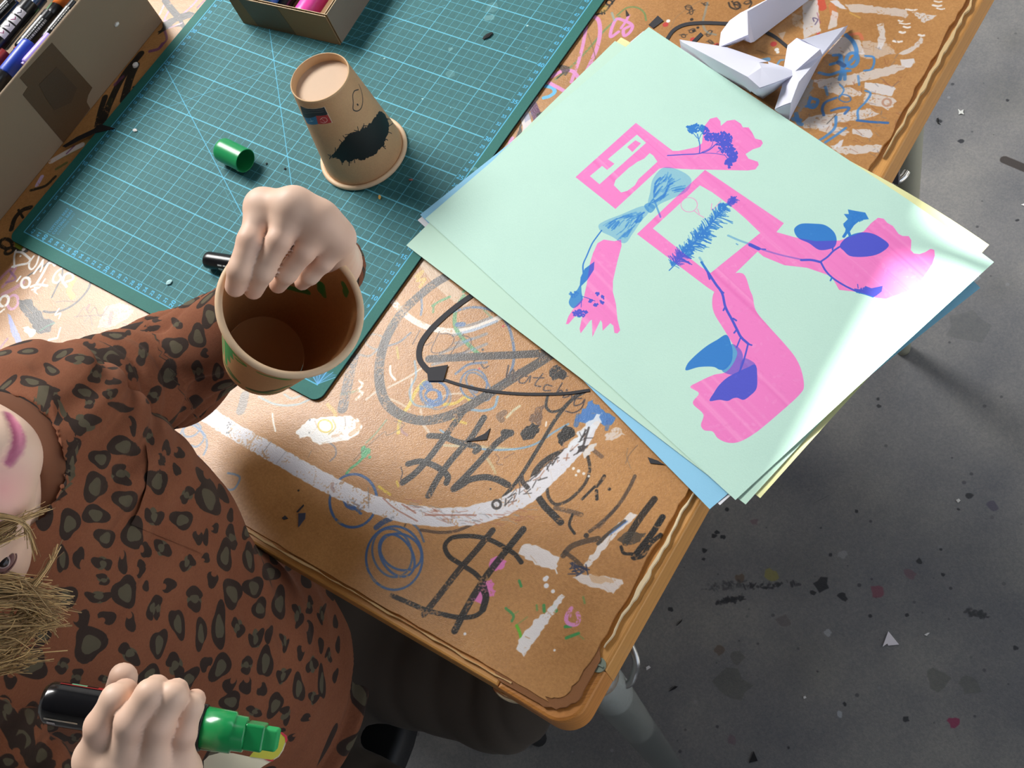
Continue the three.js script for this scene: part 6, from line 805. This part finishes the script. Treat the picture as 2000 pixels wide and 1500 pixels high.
{ // leopard print: rosettes at their measured places, others filled in where the camera does not look
  const spots = [
    [120, 692, 20, 9, -30, 'r'], [155, 701, 27, 17, 0, 'c'], [175, 674, 12, 8, 0, 's'], [225, 655, 22, 8, 0, 'r'], [217, 697, 28, 22, 20, 'r'], [279, 690, 17, 25, 0, 'c'], [295, 642, 18, 6, -10, 's'], [306, 624, 9, 6, 0, 's'], [346, 632, 14, 13, 0, 'c'], [342, 677, 23, 20, 30, 'r'], [386, 657, 17, 22, -20, 'r'], [410, 617, 16, 22, 0, 'r'], [329, 732, 20, 25, 0, 'r'], [387, 725, 17, 22, 0, 'c'], [425, 727, 10, 18, 0, 'r'], [187, 730, 20, 20, 0, 'c'], [260, 732, 11, 14, 0, 's'], [100, 722, 17, 9, 25, 'r'], [62, 745, 27, 9, 10, 'r'], [220, 745, 15, 8, 0, 's'], [400, 690, 9, 9, 0, 's'], [250, 650, 7, 5, 0, 's'],
    [100, 767, 22, 12, 15, 'c'], [165, 766, 26, 12, 25, 'r'], [215, 769, 14, 18, 0, 'c'], [175, 787, 17, 12, 0, 'c'], [75, 800, 30, 26, 0, 'c'], [237, 795, 24, 9, 10, 's'], [300, 772, 20, 20, 0, 'c'], [165, 827, 38, 22, 30, 'c'], [259, 831, 8, 19, -10, 's'], [92, 856, 22, 20, 0, 'r'], [145, 867, 14, 15, 0, 's'], [240, 872, 28, 20, 10, 'r'], [291, 852, 14, 19, 0, 'c'], [196, 896, 19, 19, 0, 'r'], [130, 911, 30, 16, 30, 'c'], [235, 927, 29, 22, 0, 'c'], [185, 950, 21, 29, 0, 'r'], [107, 947, 20, 30, 0, 'r'], [245, 977, 22, 21, 0, 'r'], [186, 1005, 24, 19, 0, 'r'], [135, 1022, 20, 28, 0, 'r'], [205, 1050, 19, 18, 0, 'r'], [260, 1042, 23, 28, 0, 'r'], [154, 1090, 11, 22, 0, 's'], [122, 1092, 10, 28, 0, 'r'], [200, 1100, 20, 22, 0, 'c'], [240, 1100, 10, 21, 0, 's'], [285, 1075, 10, 17, 0, 's'], [317, 1070, 18, 25, 0, 'c'], [275, 1110, 9, 18, 0, 's'],
    [306, 940, 20, 24, 0, 'r'], [365, 967, 18, 18, 0, 'c'], [300, 1010, 18, 30, 0, 'c'], [355, 1015, 20, 19, 0, 'r'], [345, 917, 7, 14, -20, 's'], [315, 897, 8, 12, 0, 's'], [387, 1050, 10, 14, 0, 's'], [407, 972, 20, 38, -25, 'r'], [435, 965, 8, 22, -30, 's'], [325, 875, 9, 14, 0, 's'], [350, 885, 10, 12, 0, 's'], [395, 930, 9, 20, -30, 's'], [452, 1050, 16, 26, -20, 'c'], [482, 1040, 9, 14, 0, 'r'], [439, 1085, 15, 28, 0, 'r'], [486, 1090, 11, 28, -10, 'r'], [367, 1100, 15, 24, 0, 'c'], [402, 1090, 9, 9, 0, 's'], [402, 1050, 6, 16, 0, 's'], [420, 1032, 8, 10, 0, 's'], [450, 1007, 7, 13, 0, 's'],
    [528, 1118, 16, 17, -20, 'r'], [508, 1073, 13, 20, -20, 'c'], [533, 1090, 7, 15, -20, 's'], [562, 1100, 12, 14, 0, 's'], [597, 1133, 10, 17, -20, 's'], [330, 1143, 14, 14, 0, 's'], [415, 1132, 12, 15, 0, 's'], [380, 1170, 25, 26, 0, 'c'], [453, 1158, 18, 28, -15, 'r'], [495, 1147, 18, 21, 0, 'r'], [545, 1178, 14, 29, 0, 'r'], [507, 1188, 14, 19, 0, 'r'], [347, 1218, 13, 31, -10, 'r'], [392, 1237, 11, 30, 0, 'r'], [428, 1223, 14, 42, 0, 'r'], [465, 1225, 14, 24, 0, 'c'], [500, 1248, 14, 32, 0, 'c'], [525, 1240, 7, 19, 10, 's'], [555, 1255, 8, 26, 0, 'c'], [582, 1202, 11, 30, 0, 'c'], [605, 1182, 10, 19, 0, 'c'], [628, 1200, 8, 25, 0, 'c'], [605, 1233, 8, 22, 0, 's'], [310, 1257, 14, 30, 10, 'r'], [307, 1187, 12, 26, 0, 'c'], [343, 1300, 22, 28, 25, 'c'], [402, 1297, 10, 18, 25, 's'], [430, 1303, 18, 27, 25, 'r'], [482, 1300, 17, 19, 20, 'c'], [518, 1293, 14, 31, 10, 'r'], [552, 1320, 12, 28, 20, 'c'], [587, 1275, 8, 14, 0, 's'], [610, 1298, 11, 26, 0, 'c'], [627, 1260, 6, 15, 0, 's'], [583, 1343, 11, 27, 0, 'r'], [628, 1333, 7, 33, 0, 'r'], [642, 1280, 6, 20, 0, 'c'], [448, 1338, 12, 17, 20, 's'], [480, 1340, 13, 16, 0, 's'], [512, 1347, 9, 15, 20, 's'], [367, 1327, 15, 25, 40, 'r'], [450, 1370, 20, 18, 0, 'r'], [537, 1377, 13, 25, 30, 'r'], [612, 1363, 9, 22, 10, 'c'], [497, 1390, 18, 13, 0, 'c'], [558, 1397, 11, 22, 40, 'c'], [598, 1402, 12, 7, -20, 's'], [655, 1215, 5, 14, 0, 's'], [660, 1260, 5, 16, 0, 's'], [655, 1320, 5, 15, 10, 's'], [645, 1160, 6, 14, -20, 's'],
    [244, 1157, 22, 32, -10, 'r'], [194, 1166, 27, 18, 0, 'c'], [202, 1132, 20, 12, 0, 'c'], [297, 1187, 14, 29, 10, 'c'], [160, 1210, 15, 21, 0, 's'], [210, 1206, 17, 14, 0, 's'], [255, 1216, 11, 18, 0, 's'], [175, 1257, 32, 32, 0, 'r'], [252, 1277, 26, 24, 20, 'c'], [122, 1300, 18, 18, 0, 'c'], [62, 1297, 33, 27, 0, 'r'], [150, 1322, 17, 18, 0, 'c'], [205, 1327, 12, 14, 0, 'c'], [292, 1317, 16, 22, 40, 'r'], [15, 1385, 25, 32, 0, 'c'], [57, 1397, 18, 25, 0, 'r'], [82, 1242, 17, 17, 0, 'r'], [127, 1165, 23, 22, 0, 'r'], [80, 1474, 18, 24, 10, 'r'], [35, 1452, 16, 20, 0, 's'], [115, 1440, 18, 10, 0, 's'], [15, 1487, 20, 12, 0, 'r'], [145, 1442, 15, 14, 0, 'c'], [120, 1385, 14, 16, 0, 'r'], [285, 1145, 7, 10, 0, 's'], [20, 1330, 14, 14, 0, 's'], [545, 1430, 14, 8, -20, 's'], [570, 1440, 10, 6, -30, 's'],
  ];
  const DK = '#33241c', OL = '#5a5340', BS = 'rgb(134,80,52)', seen = [[], []];
  const trace = (x, y) => { const s = hitS(x, y), t = hitT(x, y), r = hitS2(x, y); let b = null; for (const [h, k] of [[t, 0], [s, 1], [r, 2]]) if (h && (!b || h.point.distanceTo(EYE) < b[0].point.distanceTo(EYE))) b = [h, k]; return b; };
  const draw = (pts, fill) => { // points in the picture -> the cloth under them
    const on = pts.map(([x, y]) => trace(x, y)).filter(Boolean); if (on.length < 5) return;
    for (const k of [0, 1, 2]) { const q = on.filter((h) => h[1] === k).map((h) => h[0]); if (q.length < 5) continue; const g = k ? slG : shirtG, n = k ? 1024 : 2048; const um = q[0].u; g.fillStyle = fill; g.beginPath(); q.forEach((h, i) => { let u = h.u; if (u - um > 0.5) u -= 1; if (um - u > 0.5) u += 1; g[i ? 'lineTo' : 'moveTo'](u * n, (1 - h.v) * n); }); g.fill(); if (k < 2) seen[k].push([q[0].u, q[0].v]); }
  };
  const blob = (x, y, a, b, rot, wob, n = 18, s = 0) => { const r = rot * Math.PI / 180, o = [], ph = rr(0, 6); for (let i = 0; i < n; i++) { const t = i / n * 6.2832, k = 1 + wob * Math.sin(3 * t + ph) * 0.6 + wob * Math.sin(2 * t + ph * 2) * 0.5, u = Math.cos(t) * a * k, v = Math.sin(t) * b * k; o.push([x + u * Math.cos(r) - v * Math.sin(r), y + u * Math.sin(r) + v * Math.cos(r)]); } return o; };
  for (const [x, y, a, b, rot, t] of spots) {
    if (t === 'r') { draw(blob(x, y, a * 1.05, b * 1.05, rot, 0.24, 26), DK); draw(blob(x + a * 0.05, y + b * 0.05, a * 0.56, b * 0.6, rot, 0.2), OL); }
    else if (t === 's') { const o = blob(x, y, a, b, rot, 0.22); draw(o, DK); const q = rr(0, 6.28); if (a > 7) draw(blob(x + Math.cos(q) * a * 0.85, y + Math.sin(q) * b * 0.85, a * 0.48, b * 0.45, rot, 0.1), BS); }
    else { const q = rr(0, 6.28), e = Math.cos(q), f = Math.sin(q); draw(blob(x, y, a * 0.6, b * 0.62, rot, 0.15), OL); draw(blob(x + e * a * 0.48, y + f * b * 0.48, a * 0.6, b * 0.52, rot + 20, 0.2), DK); draw(blob(x - e * a * 0.5, y - f * b * 0.5, a * 0.52, b * 0.48, rot - 20, 0.2), DK); draw(blob(x + rr(-2, 2), y + rr(-2, 2), a * 0.34, b * 0.34, rot, 0.15), OL); }
  }
  for (const [k, g, n, su, sv] of [[0, shirtG, 2048, 0.7, 0.6], [1, slG, 1024, 0.27, 0.55]]) {
    const all = seen[k].slice();
    for (let i = 0; i < 2500; i++) { const u = rnd(), v = rnd(); if (all.some(([a, b]) => { let du = Math.abs(a - u); du = Math.min(du, 1 - du); return Math.hypot(du * su, (b - v) * sv) < 0.026; })) continue; all.push([u, v]); const a = 0.0085 / su * n * rr(0.7, 1.2), b = 0.012 / sv * n * rr(0.7, 1.2), rot = rr(0, 3); const el = (q, w, f) => { g.fillStyle = f; g.beginPath(); g.ellipse(u * n, (1 - v) * n, q, w, rot, 0, 7); g.fill(); }; el(a, b, DK); if (rnd() < 0.7) el(a * 0.55, b * 0.55, OL); }
  }
}
const clothM = (c) => phys(new THREE.Color(1, 1, 1), 0.9, { map: c, sheen: 0.25, sheenColor: new THREE.Color(0.6, 0.4, 0.3), sheenRoughness: 0.6, bumpMap: grainTex(26, 26), bumpScale: 0.0003 });
const shirtTex = tex(shirtC), slTex = tex(slC); shirtTex.wrapS = slTex.wrapS = THREE.RepeatWrapping;
const shirtM = clothM(shirtTex), slM = clothM(slTex);
const pocketGrid = (() => { // patch pocket lying on the cloth
  const e1 = [[285, 868], [290, 905], [285, 955], [272, 995], [256, 1024]], e2 = [[340, 890], [380, 930], [407, 985], [404, 1030], [397, 1082]], nu = 22, nv = 22, pos = [], uv = [], idx = [];
  const along1 = (e, t) => { const s = t * (e.length - 1), i = Math.min(e.length - 2, Math.floor(s)), k = s - i; return [e[i][0] + (e[i + 1][0] - e[i][0]) * k, e[i][1] + (e[i + 1][1] - e[i][1]) * k]; };
  for (let j = 0; j <= nv; j++) for (let i = 0; i <= nu; i++) { const a = along1(e1, j / nv), b = along1(e2, j / nv), x = a[0] + (b[0] - a[0]) * i / nu, y = a[1] + (b[1] - a[1]) * i / nu, h = hitT(x, y); if (!h) return null; const out = EYE.clone().sub(h.point).normalize(); const up = 0.0013 + 0.0035 * Math.max(0, 1 - i / 5) * Math.sin(Math.PI * (0.12 + 0.76 * j / nv)); pos.push(...h.point.clone().addScaledVector(out, up).toArray()); uv.push(h.u, h.v); }
  for (let j = 0; j < nv; j++) for (let i = 0; i < nu; i++) { const a = j * (nu + 1) + i; idx.push(a, a + 1, a + nu + 2, a, a + nu + 2, a + nu + 1); }
  const g = new THREE.BufferGeometry(); g.setAttribute('position', new THREE.Float32BufferAttribute(pos, 3)); g.setAttribute('uv', new THREE.Float32BufferAttribute(uv, 2)); g.setIndex(idx); g.computeVertexNormals(); return g;
})();
const shirt = part('shirt', torsoG, shirtM); shirt.userData.label = 'brown shirt with a leopard print';
for (const s of sleeves) mesh('sleeve', put(s.g), slM, shirt);
if (pocketGrid) mesh('breast_pocket', put(pocketGrid), shirtM, shirt);
{ // neck band
  const ring = (r, h, n = 56) => Array.from({ length: n }, (_, i) => { const a = i / n * 6.2832, q = new THREE.Quaternion().setFromUnitVectors(V(0, 1, 0), COLLAR.n); return V(Math.cos(a) * r, h, Math.sin(a) * r).applyQuaternion(q).add(COLLAR.c); });
  const R = [ring(0.060, -0.012), ring(0.0605, -0.006), ring(0.056, -0.001), ring(0.049, 0.002), ring(0.043, 0.0), ring(0.041, -0.012), ring(0.042, -0.03)], n = 56, pos = R.flat().flatMap((v) => v.toArray()), idx = [];
  for (let j = 0; j < R.length - 1; j++) for (let i = 0; i < n; i++) { const a = j * n + i, b = j * n + (i + 1) % n; idx.push(a, b, b + n, a, b + n, a + n); }
  const g = new THREE.BufferGeometry(); g.setAttribute('position', new THREE.Float32BufferAttribute(pos, 3)); g.setIndex(idx); g.computeVertexNormals();
  mesh('neck_band', put(g), mat(col(112, 70, 46), 0.9, { bumpMap: grainTex(8, 8), bumpScale: 0.0003 }), shirt).userData.label = 'plain brown neck band';
  mesh('neck_seam', put(tube(ring(0.0602, -0.0085, 30), 0.0026, 90, 8, true)), mat(col(38, 26, 20), 0.9), shirt);
}
{ // trousers and shoes
  const tr = (p) => { let d = cap(p, HIPL, HIPR, 0.092, 0.092); d = smin(d, cap(p, V(-0.34, 0.56, 0.1), V(-0.34, 0.62, 0.1), 0.088, 0.084), 0.03); for (const [h, k, a, r] of [[HIPL, KNL, ANL, 1], [HIPR, KNR, ANR, 1]]) { d = smin(d, smin(cap(p, h, k, 0.064, 0.046), cap(p, k, a, 0.046, 0.04), 0.02), 0.016); }
    d += 0.0022 * Math.pow(0.5 + 0.5 * Math.sin(230 * (p.x * 0.8 + p.y * 0.3 - p.z * 0.45) + 6 * vnoise(p.x * 14, p.z * 14)), 2) * vnoise(p.x * 16 + 5, p.z * 16) * (p.x > -0.27 ? 1 : 0.2); return d; };
  part('trousers', sdfMesh(tr, V(-0.47, 0.04, -0.18), V(-0.05, 0.68, 0.30), 0.0055), phys(col(62, 54, 46), 0.95, { sheen: 0.2, sheenColor: new THREE.Color(0.4, 0.36, 0.3) }));
  for (const a of [ANL, ANR]) { const toe = a.clone().addScaledVector(F, 0.12).setY(0.03), heel = a.clone().addScaledVector(F, -0.03).setY(0.036), f = (p) => { let d = smin(cap(p, heel, toe, 0.032, 0.027), cap(p, heel, a, 0.033, 0.034), 0.02); return Math.max(d, 0.002 - p.y); }, [lo, hi] = boxOf([toe, heel, a], 0.045); part('shoe', sdfMesh(f, lo, hi, 0.006), mat(col(40, 40, 44), 0.8)); }
}
{ // hair: locks sweeping from the head across the collar
  const geos = [], cols = [], lock = (a, b, c, e, w, n) => { for (let i = 0; i < n * 4; i++) { const j = (s) => V(rr(-s, s), rr(-s, s), rr(-s, s)), o = j(w), k = rr(-0.85, 0.22); const g = tube([a.clone().add(o), b.clone().addScaledVector(o, 0.9).add(j(w * 0.3)), c.clone().addScaledVector(o, 0.7).add(j(w * 0.35)), e.clone().lerp(c, -k).addScaledVector(o, 0.7).add(j(w * 1.3))], rr(0.00012, 0.00036), 12, 4); geos.push(g); const t = rnd(); cols.push(mixc([0.20, 0.11, 0.04], [0.95, 0.68, 0.32], t)); } };
  const h = (x, y, d) => atD(x, y, d);
  lock(h(-170, 1120, 0.68), h(-60, 1140, 0.665), h(30, 1145, 0.672), h(105, 1182, 0.69), 0.006, 34);
  lock(h(-170, 1180, 0.68), h(-60, 1170, 0.664), h(30, 1165, 0.672), h(112, 1188, 0.69), 0.007, 38);
  lock(h(-170, 1230, 0.68), h(-60, 1230, 0.664), h(20, 1225, 0.674), h(92, 1205, 0.69), 0.008, 40);
  lock(h(-170, 1270, 0.685), h(-60, 1275, 0.67), h(10, 1270, 0.68), h(70, 1215, 0.69), 0.008, 30);
  lock(h(-170, 1300, 0.69), h(-80, 1300, 0.675), h(0, 1288, 0.685), h(88, 1282, 0.70), 0.005, 14);
  lock(h(-150, 1310, 0.69), h(-60, 1320, 0.68), h(0, 1310, 0.69), h(60, 1285, 0.70), 0.004, 10);
  lock(h(-120, 1060, 0.655), h(-30, 1045, 0.648), h(30, 1018, 0.652), h(88, 992, 0.67), 0.0025, 8);
  lock(h(-120, 1040, 0.655), h(-20, 1008, 0.645), h(45, 1022, 0.65), h(68, 1080, 0.665), 0.0016, 9);
  lock(h(-120, 1075, 0.655), h(-30, 1065, 0.648), h(10, 1050, 0.65), h(40, 1030, 0.655), 0.003, 10);
  lock(h(60, 1150, 0.675), h(85, 1120, 0.68), h(100, 1095, 0.685), h(115, 1065, 0.69), 0.002, 5);
  lock(h(-30, 1250, 0.67), h(40, 1235, 0.68), h(80, 1210, 0.69), h(100, 1225, 0.70), 0.006, 16);
  const pieces = geos.map((g, i) => { const n = g.attributes.position.count, c = new Float32Array(n * 3); for (let k = 0; k < n; k++) c.set(cols[i], k * 3); g.setAttribute('color', new THREE.BufferAttribute(c, 3)); return g; });
  // hair mass on the skull
  const base = HEADC.clone(), away = HEADC.clone().sub(headPts.mid).normalize(), up = CX.clone().multiplyScalar(-0.6).addScaledVector(CY, 0.8);
  const hm = (p) => { const d = ball(p, base.clone().addScaledVector(away, 0.006).addScaledVector(up, 0.012), 0.086) + 0.002 * Math.sin(p.x * 700 + 5 * vnoise(p.y * 40, p.z * 40)); _ap.subVectors(p, base); return Math.max(d, -_ap.dot(up) - 0.75 * _ap.dot(away) - 0.005); };
  const [lo, hi] = boxOf([base], 0.11), hg = sdfMesh(hm, lo, hi, 0.004), c = new Float32Array(hg.attributes.position.count * 3); for (let k = 0; k < c.length; k += 3) { const v = 0.7 + 0.5 * hash(k, 3); c[k] = 0.5 * v; c[k + 1] = 0.32 * v; c[k + 2] = 0.14 * v; } hg.setAttribute('color', new THREE.BufferAttribute(c, 3)); hg.setAttribute('uv', new THREE.BufferAttribute(new Float32Array(hg.attributes.position.count * 2), 2));
  const hair = part('hair', mergeGeometries([hg, ...pieces]), new THREE.MeshPhysicalMaterial({ vertexColors: true, roughness: 0.42, sheen: 0.3, sheenColor: new THREE.Color(1, 0.85, 0.6) })); hair.userData.label = 'loose blond hair';
}
// ---------------------------------------------------------------- what the child holds and sits on
{ // broad green paint marker
  const a = atD(96, 1372, 0.632), b = atD(548, 1446, 0.632), d = b.clone().sub(a), L = d.length(), r = 0.0112;
  const o = thing('paint_marker', 'fat black paint marker with a green nose and broad tip, held in the fist', 'marker', null, a);
  o.quaternion.setFromUnitVectors(V(0, 1, 0), d.clone().normalize()); o.updateMatrixWorld();
  const s = L / 458, gm = phys(col(28, 150, 82), 0.22, { clearcoat: 0.4, clearcoatRoughness: 0.2 }), X = (px) => (px - 96) * s;
  mesh('barrel', lathe([[0, -0.002], [r * 0.8, -0.002], [r * 0.96, 0.0006], [r, 0.006], [r, X(385)], [0, X(385)]], 40), phys(col(14, 15, 20), 0.2, { clearcoat: 0.5 }), o);
  mesh('collar_ring', lathe([[0, X(380)], [r * 1.06, X(381)], [r * 1.06, X(402)], [r * 0.98, X(404)], [0, X(404)]], 40), phys(col(12, 13, 18), 0.3), o);
  mesh('nose', lathe([[0, X(402)], [r * 0.98, X(402)], [r * 0.95, X(460)], [r * 0.82, X(463)], [r * 0.8, X(484)], [r * 0.66, X(487)], [0, X(487)]], 40), gm, o);
  const lc = o.worldToLocal(EYE.clone()), th = Math.atan2(lc.x, lc.z);
  mesh('tip_holder', new RoundedBoxGeometry(0.0135, X(524) - X(484), 0.0125, 3, 0.0014).rotateY(th + 0.2).translate(0, (X(524) + X(484)) / 2, 0), gm, o);
  mesh('felt_tip', new RoundedBoxGeometry(0.0115, X(550) - X(516), 0.009, 3, 0.0016).rotateY(th + 0.2).translate(0, (X(550) + X(516)) / 2, 0), phys(col(36, 168, 92), 0.7), o);
  const strip = (w, h, c, y, k) => mesh('printed_label', new THREE.CylinderGeometry(r + 0.00025, r + 0.00025, h, 10, 1, true, th - k - w / 2, w).translate(0, y, 0), phys(c, 0.3), o);
  strip(0.16, X(162) - X(132), col(110, 190, 150), X(150), 1.25); strip(0.1, X(220) - X(112), col(150, 30, 34), X(168), 1.12); strip(0.14, X(228) - X(208), col(226, 200, 60), X(217), 1.15); strip(0.18, X(212) - X(186), col(170, 40, 36), X(200), 1.25); strip(0.09, X(166) - X(100), col(196, 196, 186), X(136), -0.78); strip(0.14, X(122) - X(106), col(190, 190, 196), X(116), -1.02);
}
{ // cream paper leaf with a painted tip, under the marker
  const out = [[398, 1500], [398, 1486], [408, 1476], [430, 1470], [455, 1471], [487, 1478], [500, 1462], [525, 1450], [540, 1432], [549, 1431], [559, 1437], [561, 1445], [553, 1466], [545, 1478], [532, 1486], [515, 1496], [480, 1520], [400, 1530]];
  const c0 = atD(470, 1480, 0.648), n = EYE.clone().sub(c0).normalize(), ex = atD(570, 1480, 0.648).sub(c0).normalize(), ey = new THREE.Vector3().crossVectors(n, ex).normalize(); ex.crossVectors(ey, n);
  const loc = ([x, y]) => { const r = rayOf(x, y), k = n.dot(c0.clone().sub(EYE)) / n.dot(r), p = EYE.clone().addScaledVector(r, k).sub(c0); return new THREE.Vector2(p.dot(ex), p.dot(ey)); };
  const o = thing('paper_leaf', 'cream paper leaf with a lime-painted tip edged in red, below the green marker', 'paper cut-out', null, c0);
  o.quaternion.setFromRotationMatrix(new THREE.Matrix4().makeBasis(ex, ey, n));
  const ext = (pts, z, t) => new THREE.ExtrudeGeometry(new THREE.Shape(pts.map(loc)), { depth: t, bevelEnabled: false }).translate(0, 0, z);
  mesh('leaf', ext(out, 0, 0.0006), mat(col(232, 222, 196), 0.8), o);
  mesh('painted_tip', ext([[487, 1478], [500, 1462], [525, 1450], [540, 1432], [549, 1432], [557, 1439], [558, 1446], [551, 1465], [543, 1477], [531, 1484], [510, 1481]], 0.0006, 0.0002), mat(col(190, 186, 66), 0.75), o);
  mesh('red_edge', merge([ext([[546, 1429.5], [551, 1430], [560, 1437], [561.5, 1445], [558, 1452], [557, 1446], [556, 1440], [549, 1433.5]], 0.0008, 0.0002), ext([[515, 1483], [531, 1484.5], [535, 1482], [533, 1487], [527, 1487]], 0.0008, 0.0002)]), mat(col(196, 52, 66), 0.7), o);
}
{ // stool
  const o = thing('stool', 'low stool with a black round seat under the child', 'stool', null, V(-0.37, 0, 0.12));
  mesh('seat', lathe([[0, 0.40], [0.15, 0.40], [0.16, 0.405], [0.16, 0.43], [0.15, 0.44], [0, 0.442]], 48), mat(col(20, 20, 22), 0.6), o);
  for (const [x, z] of [[0.1, 0.1], [-0.1, 0.1], [0.1, -0.1], [-0.1, -0.1]]) mesh('leg', along(new THREE.CylinderGeometry(0.011, 0.011, 0.41, 12).translate(0, 0.205, 0), V(x * 1.35, 0, z * 1.35), V(x * 1.05, 0.4, z * 1.05)), mat(col(60, 60, 62), 0.4, { metalness: 0.7 }), o);
}
renderer.render(scene, camera);
